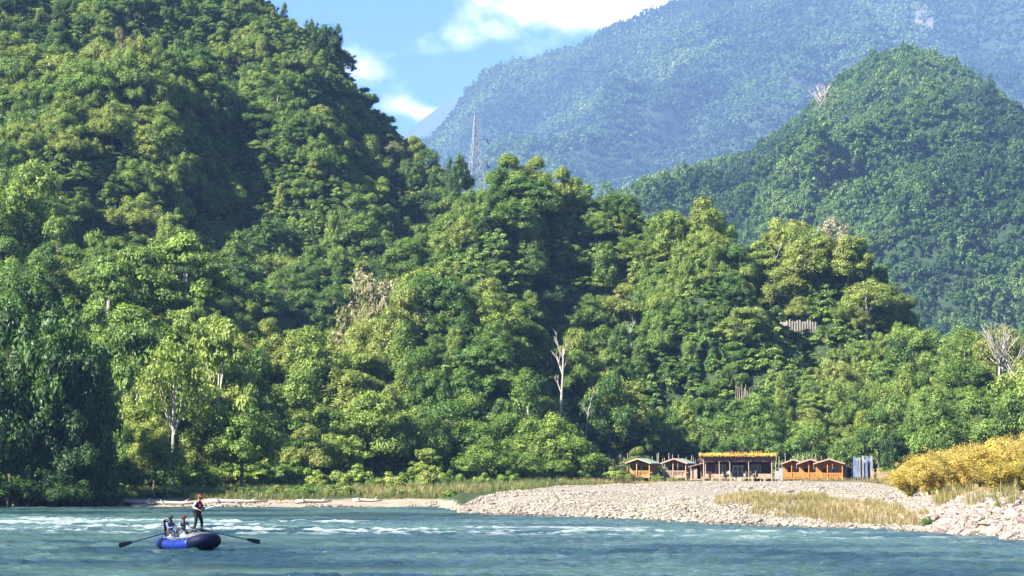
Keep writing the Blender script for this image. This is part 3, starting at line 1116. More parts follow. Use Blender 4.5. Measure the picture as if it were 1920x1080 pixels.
keep &= ~cleared(pts)
pts = pts[keep]
for hp in hand_pts:
    pass
dmin = np.min(np.hypot(pts[:, None, 0] - hand_pts[None, :, 0], pts[:, None, 1] - hand_pts[None, :, 1]), axis=1)
pts = pts[dmin > 3.0]
px = pxof(pts[:, 0], pts[:, 1])
pz = ground_z(pts[:, 0], pts[:, 1])
n = len(pts)
dc = tab(px, [(a, c) for a, b, c in CREST])
df = tab(px, FOOT)
tt = (pts[:, 1] - df) / (dc - df)
reg = NA.fbm(pts[:, 0] / 30.0 + 40, pts[:, 1] / 30.0, 3)
reg2 = NB.fbm(pts[:, 0] / 18.0 + 10, pts[:, 1] / 18.0, 2)
kw = rg.random(n)
kind_i = np.zeros(n, int)
thr = np.cumsum([0.17, 0.15, 0.02, 0.02, 0.09, 0.17, 0.15, 0.12, 0.04])
kind_i = np.searchsorted(thr / thr[-1], kw)
bam = ((px > 900) & (px < 1260) & (tt > 0.82)) | (reg2 > 0.62)
kind_i[bam & (rg.random(n) < 0.6)] = 9
Hs = 3.9 + 6.2 * rg.random(n) ** 2.4 + 2.0 * np.clip(reg, -0.7, 0.9)
Hs *= np.where(tt < 0.25, 1.15, 1.0)
Hs *= np.where(tt > 0.9, 0.85, 1.0)
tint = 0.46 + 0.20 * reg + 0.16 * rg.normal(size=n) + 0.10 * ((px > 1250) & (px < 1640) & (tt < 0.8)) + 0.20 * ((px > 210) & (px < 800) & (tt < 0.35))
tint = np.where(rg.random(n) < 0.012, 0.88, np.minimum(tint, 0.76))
tint = np.where(kind_i == 9, 0.55 + 0.1 * rg.random(n), tint)
tint = np.clip(tint, 0.02, 0.97)
wid = 0.70 + 0.60 * rg.random(n)
Hs[kind_i == 9] = np.minimum(Hs[kind_i == 9], 6.5)
rot = rg.random(n) * 6.283

# which trees show largest: paint crowns far to near into a small picture and count
W_, H_ = 960, 540
idb = np.full((H_, W_), -1, int)
rad_m = np.array([KINDS[FK[k]]['R'] / KINDS[FK[k]]['H'] for k in kind_i]) * Hs * wid
items = [(pts[i, 1], px[i], pz[i], Hs[i], rad_m[i], i) for i in range(n)]
for j, (hpx, pyt, wpx, hd, kind, t_, lab) in enumerate(HAND):
    hd = hd or D_POLES + 7
    x = (hpx - 960) / F * hd
    z = gz(x, hd)
    items.append((hd, hpx, z, CAM_H + (HOR - pyt) / F * hd - z, wpx / F * hd / 2, -2))
items.sort(key=lambda t: -t[0])
for (d, ppx, z, h, r, i) in items:
    s = F / d / 2
    cx = ppx / 2
    yt = (HOR - (z + h - CAM_H) * F / d) / 2
    yb = (HOR - (z + 0.15 * h - CAM_H) * F / d) / 2
    cyy, ry, rx = (yt + yb) / 2, (yb - yt) / 2, r * s
    x0, x1, y0, y1 = int(max(cx - rx, 0)), int(min(cx + rx, W_ - 1)), int(max(yt, 0)), int(min(yb, H_ - 1))
    if x1 <= x0 or y1 <= y0:
        continue
    gy, gx = np.mgrid[y0:y1 + 1, x0:x1 + 1]
    m_ = ((gx - cx) / rx) ** 2 + ((gy - cyy) / max(ry, 1)) ** 2 < 1
    idb[y0:y1 + 1, x0:x1 + 1][m_] = i
cnt = np.bincount(idb[idb >= 0], minlength=n)
N_IND = 232
order = np.argsort(-cnt)[:N_IND]
ind = np.zeros(n, bool)
ind[order] = True
ind &= cnt > 120


def tone_word(t):
    return ('blackish green' if t < 0.14 else 'dark green' if t < 0.28 else 'mid green' if t < 0.42 else 'fresh green' if t < 0.55 else 'light green' if t < 0.68 else 'yellow-green' if t < 0.8 else 'tan-leaved')


SHAPE_WORD = {'round': 'round', 'round_b': 'broad', 'layer': 'layered', 'layer_b': 'flat-topped', 'tall': 'narrow', 'lobed': 'billowing', 'lobed_b': 'lumpy', 'vine': 'creeper-draped', 'airy': 'airy', 'bamboo': 'feathery', 'shrub': 'low'}


def place_words(ppx, py):
    col = ('above the dark left bank' if ppx < 220 else 'above the raft' if ppx < 440 else 'above the sand strip' if ppx < 660 else 'above the grassy shore' if ppx < 880 else
           'above the stony tip' if ppx < 1140 else 'above the green-roofed cabins' if ppx < 1310 else 'above the thatched lodge' if ppx < 1460 else 'above the orange cabins' if ppx < 1600 else 'above the yellow bushes')
    row = ('at the slope foot' if py > 760 else 'low on the slope' if py > 640 else 'halfway up' if py > 500 else 'high up' if py > 340 else 'near the ridge')
    return row + ' ' + col


ORD = ['first', 'second', 'third', 'fourth', 'fifth', 'sixth', 'seventh', 'eighth', 'ninth', 'tenth', 'eleventh', 'twelfth']
lab_map = {}
for i in np.nonzero(ind)[0]:
    py = HOR - (pz[i] + Hs[i] * 0.6 - CAM_H) * F / pts[i, 1]
    k = FK[kind_i[i]]
    lb = tone_word(tint[i]) + ' ' + SHAPE_WORD[k] + (' bamboo clump ' if k == 'bamboo' else ' tree ') + place_words(px[i], py)
    lab_map.setdefault(lb, []).append(i)
for lb, ids in lab_map.items():
    ids.sort(key=lambda i: px[i])
    for j, i in enumerate(ids):
        k = FK[kind_i[i]]
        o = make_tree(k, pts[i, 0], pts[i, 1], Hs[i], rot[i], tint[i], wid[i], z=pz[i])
        o['tall'] = float(Hs[i])
        full = lb if len(ids) == 1 else lb + ', ' + ORD[min(j, 11)] + ' from left'
        tag(o, full, 'bamboo' if k == 'bamboo' else 'tree', 'trees of the forested slope')

BARKS = [BARK, BARK_PALE]


def proto_mesh_data(kinds, mesh_geo):
    pass


def gn_scatter_group(name, K):
    ng = bpy.data.node_groups.new(name, 'GeometryNodeTree')
    ng.interface.new_socket('Geometry', in_out='INPUT', socket_type='NodeSocketGeometry')
    ng.interface.new_socket('Geometry', in_out='OUTPUT', socket_type='NodeSocketGeometry')
    N, L = ng.nodes, ng.links
    gi, go = N.new('NodeGroupInput'), N.new('NodeGroupOutput')
    pid = N.new('GeometryNodeInputNamedAttribute')
    pid.data_type = 'INT'
    pid.inputs['Name'].default_value = 'pid'
    sclv = N.new('GeometryNodeInputNamedAttribute')
    sclv.data_type = 'FLOAT_VECTOR'
    sclv.inputs['Name'].default_value = 'scl'
    rotv = N.new('GeometryNodeInputNamedAttribute')
    rotv.data_type = 'FLOAT_VECTOR'
    rotv.inputs['Name'].default_value = 'rot'
    join = N.new('GeometryNodeJoinGeometry')

    def sel(k):
        c = N.new('FunctionNodeCompare')
        c.data_type = 'INT'
        c.operation = 'EQUAL'
        L.new(pid.outputs['Attribute'], c.inputs[2])
        c.inputs[3].default_value = k
        s = N.new('GeometryNodeSeparateGeometry')
        s.domain = 'POINT'
        L.new(gi.outputs[0], s.inputs['Geometry'])
        L.new(c.outputs[0], s.inputs['Selection'])
        return s.outputs['Selection']
    for k in range(K):
        iop = N.new('GeometryNodeInstanceOnPoints')
        L.new(sel(k), iop.inputs['Points'])
        L.new(sel(100 + k), iop.inputs['Instance'])
        L.new(rotv.outputs['Attribute'], iop.inputs['Rotation'])
        L.new(sclv.outputs['Attribute'], iop.inputs['Scale'])
        L.new(iop.outputs[0], join.inputs[0])
    L.new(join.outputs[0], go.inputs[0])
    return ng


def scatter_object(name, protos, P, kidx, scl, rot3, tints, mats, kind='stuff'):
    """protos: list of (verts, quads, tris, lv, quad material, tri material)"""
    n = len(P)
    V, Q, T, lq, lt, mq, mt, pid = [np.asarray(P, float)], [], [], [], [], [], [], [np.asarray(kidx, int)]
    off = n
    for k, (v, q, t, cq, ct, qm, tm) in enumerate(protos):
        V.append(v)
        Q.append(np.asarray(q, int).reshape(-1, 4) + off)
        T.append((np.zeros((0, 3), int) if t is None else np.asarray(t)) + off)
        lq.append(cq)
        lt.append(ct)
        mq.append(qm)
        mt.append(tm)
        pid.append(np.full(len(v), 100 + k))
        off += len(v)
    V = np.concatenate(V)
    me = fast_mesh(name, V, np.concatenate(Q), np.concatenate(T), mats, qm=np.concatenate(mq), tm=np.concatenate(mt))
    pid = np.concatenate(pid)
    attr(me, 'pid', 'INT', 'POINT', pid)
    pad = len(V) - n
    attr(me, 'scl', 'FLOAT_VECTOR', 'POINT', np.concatenate([scl, np.ones((pad, 3))]))
    attr(me, 'rot', 'FLOAT_VECTOR', 'POINT', np.concatenate([rot3, np.zeros((pad, 3))]))
    attr(me, 'tint', 'FLOAT', 'POINT', np.concatenate([tints, np.zeros(pad)]))
    attr(me, 'lv', 'FLOAT', 'FACE', np.concatenate([np.concatenate(lq), np.concatenate(lt)]))
    o = link(name, me)
    md = o.modifiers.new('scatter', 'NODES')
    md.node_group = gn_scatter_group(name + '_scatter', len(protos))
    tag(o, kind=kind)
    return o


def tree_proto(seed, shp, H_, R_, nc, nl, ls, z0, bark=1, trunk=True):
    v, q, tf, cv, cvt, cs = crown_geo(seed, shp, H_, R_, nc, nl, ls, z0)
    if tf is None:
        tf = np.zeros((0, 3), int)
    qm = np.zeros(len(q), int)
    if trunk:
        tv, tq = trunk_geo(seed, H_, cs, 0.22, nlimb=3)
        q = np.concatenate([q, tq + len(v)])
        v = np.concatenate([v, tv])
        cv = np.concatenate([cv, np.full(len(tq), 0.5)])
        qm = np.concatenate([qm, np.full(len(tq), bark)])
    return (v, q, tf, cv, cvt, qm, np.zeros(len(tf), int))


def bam_proto():
    (v, q, _, cv, _, cs), (tv, tq) = bamboo_geo(33, nculm=18, leafy=20)
    return (np.concatenate([v, tv]), np.concatenate([q, tq + len(v)]), None, np.concatenate([cv, np.full(len(tq), 0.5)]), np.zeros(0),
            np.concatenate([np.zeros(len(q), int), np.full(len(tq), 3)]), np.zeros(0, int))


mid_protos = [tree_proto(sd + 100, shp, H_, R_, nc, int(nl * 0.62), ls * 1.1, z0, 2 if nm in ('layer', 'layer_b', 'airy', 'tall') else 1)
              for (nm, sd, shp, H_, R_, nc, nl, ls, z0) in spec] + [bam_proto(), tree_proto(141, 'dome', 3.0, 2.2, 30, 60, 0.32, 0)]
mid_H = [s_[3] for s_ in spec] + [11, 3.0]
rest = ~ind
# undergrowth bushes fill the floor between the trees
ug = scatter(-0.30, 0.29, 236, 620, 2.9, rg)
upx = pxof(ug[:, 0], ug[:, 1])
ug = ug[(ug[:, 1] > tab(upx, FOOT) - 2) & (ug[:, 1] < tab(upx, [(a, c) for a, b, c in CREST]) + 8)]
ug = ug[~cleared(ug, 0.08)]
uz = ground_z(ug[:, 0], ug[:, 1])
nu = len(ug)
ug_rise = rg.random(nu) ** 2 * 2.2
P = np.concatenate([np.stack([pts[rest, 0], pts[rest, 1], pz[rest] - 0.2], 1), np.stack([ug[:, 0], ug[:, 1], uz - 0.3], 1)])
ki = np.concatenate([kind_i[rest], np.full(nu, 10)])
hh = np.concatenate([Hs[rest], 2.0 + 2.4 * rg.random(nu) + ug_rise])
ww = np.concatenate([wid[rest], 0.9 + 0.4 * rg.random(nu)])
s0 = hh / np.array(mid_H)[ki]
scl = np.stack([s0 * ww, s0 * ww, s0], 1)
scl[ki == 10] = np.stack([1.1 + 0.5 * rg.random(nu), 1.1 + 0.5 * rg.random(nu), s0[ki == 10] * 0.8], 1)
ro = np.zeros((len(P), 3))
ro[:, 2] = rg.random(len(P)) * 6.283
ro[:, :2] = rg.normal(size=(len(P), 2)) * 0.13
utint = np.clip(0.48 + 0.22 * NA.fbm(ug[:, 0] / 25, ug[:, 1] / 25, 2) + 0.1 * rg.normal(size=nu), 0.05, 0.9)
scatter_object('forest', mid_protos, P, ki, scl, ro, np.concatenate([tint[rest], utint]), [LEAF, BARK, BARK_PALE, CULM])

# ---- forest of the hill behind and of the mountain
rg = np.random.default_rng(15)
far_protos = [tree_proto(201, 'round', 9, 4.4, 26, 26, 1.0, 0.05, trunk=False), tree_proto(202, 'lobed', 10, 4.4, 30, 24, 0.95, 0.05, trunk=False),
              tree_proto(203, 'round', 8, 5.0, 26, 26, 1.05, 0.0, trunk=False), tree_proto(204, 'vine', 9, 3.4, 26, 24, 0.95, 0.0, trunk=False)]


far_protos = [(a, b, c, 0.5 + 0.4 * (d - 0.5), 0.5 + 0.4 * (e - 0.5), f, g) for a, b, c, d, e, f, g in far_protos]


def far_forest(name, fn, a0, a1, crest, d0, step, protos, s_lo, s_hi, t0, dback=60):
    p = scatter(a0, a1, d0, max(c[2] for c in crest) + dback, step, rg)
    ppx = pxof(p[:, 0], p[:, 1])
    z = fn(p[:, 0], p[:, 1])
    k = z > 0
    p, z = p[k], z[k]
    n = len(p)
    reg = NC.fbm(p[:, 0] / (step * 14), p[:, 1] / (step * 14), 3)
    s = (s_lo + (s_hi - s_lo) * rg.random(n) ** 1.7) * (1 + 0.15 * reg)
    scl = np.stack([s * (0.85 + 0.4 * rg.random(n)), s * (0.85 + 0.4 * rg.random(n)), s * (0.75 + 0.55 * rg.random(n))], 1)
    ro = np.zeros((n, 3))
    ro[:, 2] = rg.random(n) * 6.283
    ti = np.clip(t0 + 0.24 * reg + 0.09 * rg.normal(size=n), 0.02, 0.8)
    return scatter_object(name, protos, np.stack([p[:, 0], p[:, 1], z - 1.0], 1), rg.integers(0, len(protos), n), scl, ro, ti, [LEAF, BARK])


far_forest('hill_forest', hill_z, -0.02, 0.30, MID, 1035, 5.0, far_protos, 0.95, 1.75, 0.27)
mt_protos = [tree_proto(211, 'round', 9, 4.6, 14, 14, 1.9, 0.05, trunk=False), tree_proto(212, 'lobed', 10, 4.6, 16, 12, 1.8, 0.0, trunk=False), tree_proto(213, 'round', 8, 5.2, 12, 14, 2.0, 0.0, trunk=False)]
mt_protos = [(a, b, c, 0.5 + 0.3 * (d - 0.5), 0.5 + 0.3 * (e - 0.5), f, g) for a, b, c, d, e, f, g in mt_protos]
far_forest('mountain_forest', mtn_z, -0.06, 0.27, MTN, 3830, 14.0, mt_protos, 1.5, 3.2, 0.26)

#@@PART2
# ------------------------------------------------------------------ stones
rgs = np.random.default_rng(77)


def rock_geo(seed, sub=1):
    rg = np.random.default_rng(seed)
    v, f = ICO_V.copy(), ICO_F.copy()
    for _ in range(sub):
        nv, nf, mid_ = list(v), [], {}

        def m_(a, b):
            k = (min(a, b), max(a, b))
            if k not in mid_:
                p = (nv[a] + nv[b]) / 2
                nv.append(p / np.linalg.norm(p))
                mid_[k] = len(nv) - 1
            return mid_[k]
        for a, b, c in f:
            x, y, z = m_(a, b), m_(b, c), m_(c, a)
            nf += [(a, x, z), (b, y, x), (c, z, y), (x, y, z)]
        v, f = np.array(nv), np.array(nf)
    w = unit(rg.normal(size=(7, 3)))
    for k in range(7):       # chip flat facets off
        dd = v @ w[k]
        lim = 0.62 + 0.25 * rg.random()
        v = v - np.maximum(dd - lim, 0)[:, None] * w[k] * 0.9
    v = v * (1 + 0.06 * rg.normal(size=(len(v), 1)))
    return v * np.array([1.0, 0.62 + 0.3 * rg.random(), 0.45 + 0.25 * rg.random()]) * 0.5, f


def rock_material():
    m, n, l = mat_new('river_stone')
    out = n.new('ShaderNodeOutputMaterial')
    bs = n.new('ShaderNodeBsdfPrincipled')
    bs.inputs['Roughness'].default_value = 0.85
    bs.inputs['Specular IOR Level'].default_value = 0.2
    l.new(bs.outputs[0], out.inputs[0])
    at_ = n.new('ShaderNodeAttribute')
    at_.attribute_type = 'INSTANCER'
    at_.attribute_name = 'tint'
    r = n.new('ShaderNodeValToRGB')
    cr = r.color_ramp
    cr.elements[0].position, cr.elements[0].color = 0.0, (0.07, 0.062, 0.052, 1)
    cr.elements[1].position, cr.elements[1].color = 1.0, (0.15, 0.11, 0.105, 1)
    for p, c in ((0.15, (0.14, 0.12, 0.09)), (0.4, (0.255, 0.22, 0.16)), (0.65, (0.29, 0.26, 0.205)), (0.85, (0.23, 0.175, 0.155))):
        cr.elements.new(p).color = (*c, 1)
    l.new(at_.outputs['Fac'], r.inputs[0])
    tc = n.new('ShaderNodeTexCoord')
    t = n.new('ShaderNodeTexNoise')
    t.inputs['Scale'].default_value = 4.0
    t.inputs['Detail'].default_value = 5
    l.new(tc.outputs['Object'], t.inputs['Vector'])
    mm = n.new('ShaderNodeMath')
    mm.operation = 'MULTIPLY_ADD'
    l.new(t.outputs['Fac'], mm.inputs[0])
    mm.inputs[1].default_value = 0.7
    mm.inputs[2].default_value = 0.65
    s = n.new('ShaderNodeVectorMath')
    s.operation = 'SCALE'
    l.new(r.outputs[0], s.inputs[0])
    l.new(mm.outputs[0], s.inputs['Scale'])
    l.new(s.outputs[0], bs.inputs['Base Color'])
    b = n.new('ShaderNodeBump')
    b.inputs['Strength'].default_value = 0.5
    b.inputs['Distance'].default_value = 0.05
    l.new(t.outputs['Fac'], b.inputs['Height'])
    l.new(b.outputs[0], bs.inputs['Normal'])
    return m


ROCK = rock_material()
rocks = [rock_geo(60 + k) for k in range(7)]
rock_protos = [(v, np.zeros((0, 4), int), f, np.zeros(0), np.zeros(len(f)), np.zeros(0, int), np.zeros(len(f), int)) for v, f in rocks]
rock_me = [fast_mesh('river_stone', v, None, f, [ROCK]) for v, f in rocks]

# loose stones of the gravel bar, the pink bank and the beach edge
SP, SSZ, ST = [], [], []


def stones_region(n, pxa, pxb, da, db, lo, hi, tfun, cond=None):
    ppx = pxa + (pxb - pxa) * rgs.random(n)
    d = np.sqrt(da ** 2 + (db ** 2 - da ** 2) * rgs.random(n))
    x = (ppx - 960) / F * d
    s = d - tab(ppx, SHORE)
    ok = (s > -1.5) if cond is None else cond(ppx, d, s)
    x, d, ppx = x[ok], d[ok], ppx[ok]
    pat = np.clip(0.5 + 0.6 * ND.fbm(x * 0.22, d * 0.09, 2), 0.12, 1.0)
    sz = lo + (hi - lo) * rgs.random(len(x)) ** 2.6 * pat
    s = s[ok]
    SP.append(np.stack([x, d, ground_z(x, d) + sz * 0.06], 1))
    SSZ.append(sz)
    tv = np.clip(tfun(len(x)), 0, 1)
    ST.append(np.where(s < 0.7 + 0.5 * rgs.random(len(x)), 0.08 * rgs.random(len(x)), tv))


def bar_cond(ppx, d, s):
    ge = tab(ppx, GRAV_END)
    smooth_sand = np.exp(-(((ppx - 1300) / 70) ** 2) - ((d - 205) / 16) ** 2) > 0.45
    sandy = ND.fbm((ppx - 960) / F * d * 0.12 + 3, d * 0.05, 3) > 0.42
    return (s > -1.5) & (d < ge + 2) & ~smooth_sand & ~(sandy & (s > 4))


cream = lambda n: 0.43 + 0.21 * rgs.normal(size=n)
pink = lambda n: 0.70 + 0.22 * rgs.normal(size=n)
stones_region(64000, 846, 1780, 132, 300, 0.11, 0.40, cream, bar_cond)
stones_region(12000, 846, 1780, 132, 215, 0.14, 0.50, cream, bar_cond)
stones_region(14000, 1680, 2150, 100, 165, 0.14, 0.65, pink, lambda p, d, s: (s > -1.5) & (s < 24))
stones_region(2500, 225, 860, 212, 228, 0.15, 0.6, lambda n: 0.35 + 0.25 * rgs.normal(size=n), lambda p, d, s: (s > -2.0) & (s < 5) & (NC.fbm(p / 60.0, s / 4.0, 2) > -0.1))
SP, SSZ, ST = np.concatenate(SP), np.concatenate(SSZ), np.concatenate(ST)
nS = len(SP)
sx = np.stack([SSZ * (1 + 0.25 * rgs.random(nS)), SSZ, SSZ], 1)
sr = np.stack([rgs.normal(size=nS) * 0.35, rgs.normal(size=nS) * 0.35, rgs.random(nS) * 6.283], 1)
scatter_object('gravel', rock_protos, SP, rgs.integers(0, 7, nS), sx, sr, ST, [ROCK])

flatness = []
for v, f in rocks:
    e = v.max(0) - v.min(0)
    flatness.append('flat' if e[2] / e[0] < 0.52 else 'chunky' if e[1] / e[0] > 0.8 else 'oblong')
# the larger stones, one by one
STONE_ZONES = [  # count, px range, s range above the waterline, size, tint, label place
    (26, 850, 1010, 0.0, 3.0, 0.36, 0.62, 'at the waterline of the stony tip'),
    (20, 880, 1040, 6, 30, 0.38, 0.62, 'on the slope of the stony tip'),
    (34, 1010, 1300, -0.3, 3.0, 0.36, 0.65, 'at the waterline below the green-roofed cabins'),
    (26, 1040, 1290, 8, 45, 0.42, 0.7, 'on the open gravel below the green-roofed cabins'),
    (30, 1300, 1520, -0.4, 3.0, 0.34, 0.62, 'at the waterline below the thatched lodge'),
    (24, 1330, 1560, 45, 95, 0.5, 0.85, 'on the crest of the bar before the thatched lodge'),
    (28, 1520, 1750, -0.4, 3.5, 0.34, 0.62, 'at the waterline in front of the dry grass'),
    (40, 1755, 1960, -0.3, 6.0, 0.42, 0.95, 'at the waterline of the pinkish right bank'),
    (34, 1740, 1960, 6.0, 16.0, 0.42, 0.9, 'below the yellow bushes on the pinkish right bank'),
]
for (cnt_, pa, pb, sa, sb, lo, hi, place) in STONE_ZONES:
    for q in range(cnt_):
        ppx = pa + (pb - pa) * rgs.random()
        sh = float(tab(ppx, SHORE))
        d = sh + sa + (sb - sa) * rgs.random()
        x = (ppx - 960) / F * d
        sz = lo + (hi - lo) * rgs.random() ** 1.5
        tn = float(np.clip((0.8 if 'pinkish' in place else 0.48) + 0.2 * rgs.normal(), 0, 1))
        k = int(rgs.integers(0, 7))
        o = link('river_stone', rock_me[k], None, (x, d, gz(x, d) + sz * 0.10))
        o.rotation_euler = (rgs.normal() * 0.2, rgs.normal() * 0.2, rgs.random() * 6.28)
        o.scale = (sz * 1.25, sz, sz)
        o['tint'] = tn
        cw = 'grey' if tn < 0.2 else 'sandy' if tn < 0.42 else 'cream' if tn < 0.7 else 'pinkish'
        sw = 'small' if sz < lo + 0.25 * (hi - lo) else 'middling' if sz < lo + 0.6 * (hi - lo) else 'large'
        fw = flatness[k]
        tag(o, f'{sw} {fw} {cw} stone {place}', 'stone', f'{sw} {fw} {cw} stones {place}')

# ------------------------------------------------------------------ grasses


def tuft_proto(seed, nb, h, spread, w, lean):
    rg = np.random.default_rng(seed)
    V, Q, lv = [], [], []
    for i in range(nb):
        a, r0 = rg.random() * 6.283, spread * math.sqrt(rg.random())
        p = np.array([math.cos(a) * r0, math.sin(a) * r0, -0.05])
        b = rg.random() * 6.283
        dr = np.array([math.cos(b), math.sin(b), 0]) * lean * (0.3 + rg.random())
        wv = np.array([-math.sin(b), math.cos(b), 0]) * w * 0.5
        hh = h * (0.6 + 0.5 * rg.random())
        n0 = len(V)
        for t, wk in ((0, 1), (0.5, 0.8), (1.0, 0.15)):
            c = p + np.array([0, 0, hh * (t - 0.12 * t * t)]) + dr * t * t
            V += [c - wv * wk, c + wv * wk]
        Q += [(n0, n0 + 1, n0 + 3, n0 + 2), (n0 + 2, n0 + 3, n0 + 5, n0 + 4)]
        u = rg.random()
        lv += [u, u]
    Q = np.array(Q)
    return (np.array(V), Q, None, np.array(lv), np.zeros(0), np.zeros(len(Q), int), np.zeros(0, int))


GRASS = leaf_mat('grass_blades', [(0.0, (0.07, 0.12, 0.03)), (0.3, (0.12, 0.15, 0.04)), (0.55, (0.20, 0.19, 0.065)), (0.8, (0.27, 0.21, 0.09)), (1.0, (0.34, 0.26, 0.14))], 0.3, 0.03)


def grass_field(name, n, pxa, pxb, da, db, cond, tfun, protos, lo, hi):
    ppx = pxa + (pxb - pxa) * rgs.random(n)
    d = np.sqrt(da ** 2 + (db ** 2 - da ** 2) * rgs.random(n))
    x = (ppx - 960) / F * d
    ok = cond(ppx, d, x)
    x, d, ppx = x[ok], d[ok], ppx[ok]
    m = len(x)
    s = lo + (hi - lo) * rgs.random(m)
    ro = np.zeros((m, 3))
    ro[:, 2] = rgs.random(m) * 6.283
    return scatter_object(name, protos, np.stack([x, d, ground_z(x, d)], 1), rgs.integers(0, len(protos), m), np.stack([s, s, s], 1), ro, np.clip(tfun(ppx, d, x), 0, 1), [GRASS])


tufts = [tuft_proto(81, 26, 1.0, 0.28, 0.035, 0.30), tuft_proto(82, 22, 0.85, 0.32, 0.035, 0.42), tuft_proto(83, 18, 1.15, 0.22, 0.04, 0.25)]


def dry_cond(ppx, d, x):
    s = d - tab(ppx, SHORE)
    up = np.interp(ppx, [1330, 1400, 1520, 1640, 1745, 1760], [26, 44, 42, 30, 14, 4])
    lo_ = np.interp(ppx, [1330, 1400, 1520, 1700, 1750], [24, 11, 8, 6, 5])
    return (s > lo_ + 3 * NC.fbm(x * 0.5, d * 0.1, 2)) & (s < up + 5 * ND.fbm(x * 0.4, d * 0.1, 2)) & (NB.fbm(x * 0.6, d * 0.2, 3) > -0.6 + 0.9 * rgs.random(len(x)))


grass_field('dry_grass', 9000, 1330, 1760, 140, 215, dry_cond, lambda p, d, x: 0.80 + 0.16 * NA.fbm(x * 0.3, d * 0.1, 2) + 0.08 * rgs.normal(size=len(x)), tufts, 0.25, 0.72)


def shore_cond(ppx, d, x):
    s = d - tab(ppx, SHORE)
    ge = tab(ppx, GRAV_END)
    f = tab(ppx, FOOT)
    return np.where(ppx < 870, s > 7.5 + 2 * NC.fbm(x * 0.3, d * 0.1, 2), d > ge - 1) & (d < f + 12)


grass_field('shore_grass', 26000, 200, 1180, 222, 330, shore_cond, lambda p, d, x: 0.42 + 0.34 * NA.fbm(x * 0.15, d * 0.06, 3) + 0.1 * rgs.normal(size=len(x)), tufts, 0.3, 0.95)
grass_field('camp_grass', 5000, 1120, 1760, 255, 345, lambda p, d, x: (d > tab(p, GRAV_END) + 2) & ((d > 330) | (NC.fbm(x * 0.4, d * 0.2, 2) > 0.15)), lambda p, d, x: 0.62 + 0.2 * NA.fbm(x * 0.2, d * 0.1, 2), tufts, 0.25, 0.7)
grass_field('bank_grass', 9000, 1640, 2300, 130, 300, lambda p, d, x: (d > tab(p, GRAV_END) + 1) & (NC.fbm(x * 0.25, d * 0.12, 2) > -0.25), lambda p, d, x: 0.72 + 0.15 * NA.fbm(x * 0.2, d * 0.1, 2), tufts, 0.35, 1.0)
# the dry grassy patch on the ridge
grass_field('ridge_grass', 1500, 1335, 1402, D_DRY - 7, D_DRY + 12, lambda p, d, x: d > 0, lambda p, d, x: 0.9 + 0.06 * rgs.normal(size=len(x)), tufts, 0.8, 1.4)

# ------------------------------------------------------------------ shrubs
rsh = random.Random(3)
row = [(x, 'on the grass bank behind the sand strip') for x in range(245, 850, 33)]
for j, (ppx, wd) in enumerate(row):
    d = 238 + rsh.random() * 14
    x = (ppx + rsh.uniform(-9, 9) - 960) / F * d
    h = rsh.uniform(1.5, 3.4)
    t = rsh.choice([0.3, 0.45, 0.6, 0.68, 0.74])
    o = make_tree('shrub', x, d, h, rsh.random() * 6, t, rsh.uniform(0.8, 1.3), parts=('foliage', 'stem'))
    tag(o, f"{tone_word(t)} {'tall' if h > 2.6 else 'low'} shrub {wd}, {['first', 'second', 'third', 'fourth', 'fifth', 'sixth', 'seventh', 'eighth', 'ninth', 'tenth', 'eleventh', 'twelfth', 'thirteenth', 'fourteenth', 'fifteenth', 'sixteenth', 'seventeenth', 'eighteenth', 'nineteenth'][j]} from left", 'shrub', 'shrubs along the grassy shore')
for (ppx, d, h, t, lb) in ((1150, 300, 2.4, 0.66, 'pale green shrub left of the leftmost cabin'), (1172, 312, 1.6, 0.7, 'low pale shrub at the corner of the leftmost cabin'), (1112, 292, 2.2, 0.55, 'green shrub by the pole fence'),
                           (1232, 313, 1.3, 0.6, 'small shrub between the two green-roofed cabins'), (1262, 312, 0.9, 0.72, 'low dry shrub before the second green-roofed cabin'), (1085, 285, 2.6, 0.6, 'leafy shrub on the back edge of the gravel'),
                           (955, 262, 2.0, 0.5, 'green shrub at the back of the stony tip'), (905, 250, 1.8, 0.6, 'light shrub where grass meets the stony tip'), (1655, 318, 2.2, 0.62, 'green shrub right of the white gateposts'),
                           (1735, 141, 0.7, 0.22, 'low green shrub at the end of the dry grass')):
    x = (ppx - 960) / F * d
    tag(make_tree('shrub', x, d, h, rsh.random() * 6, t, 1.0, parts=('foliage', 'stem')), lb, 'shrub')
for j, ppx in enumerate((-45, -15, 12, 40, 66, 95, 122, 148, 176, 204)):
    d = float(tab(ppx, SHORE)) + rsh.uniform(-1.0, 1.5)
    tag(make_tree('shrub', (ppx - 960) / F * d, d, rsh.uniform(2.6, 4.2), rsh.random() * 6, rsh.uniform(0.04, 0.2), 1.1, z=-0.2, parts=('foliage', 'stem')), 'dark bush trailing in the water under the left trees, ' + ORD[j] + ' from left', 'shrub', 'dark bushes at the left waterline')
for j, ppx in enumerate(range(262, 840, 52)):
    d = float(tab(ppx, SHORE)) + rsh.uniform(8, 13)
    t = rsh.uniform(0.45, 0.78)
    tag(make_tree('shrub', (ppx + rsh.uniform(-14, 14) - 960) / F * d, d, rsh.uniform(0.8, 1.6), rsh.random() * 6, t, 1.5, parts=('foliage', 'stem')), 'knee-high ' + tone_word(t) + ' bush at the edge of the sand strip, ' + ORD[j] + ' from left', 'shrub', 'low bushes at the edge of the sand')
YB = []
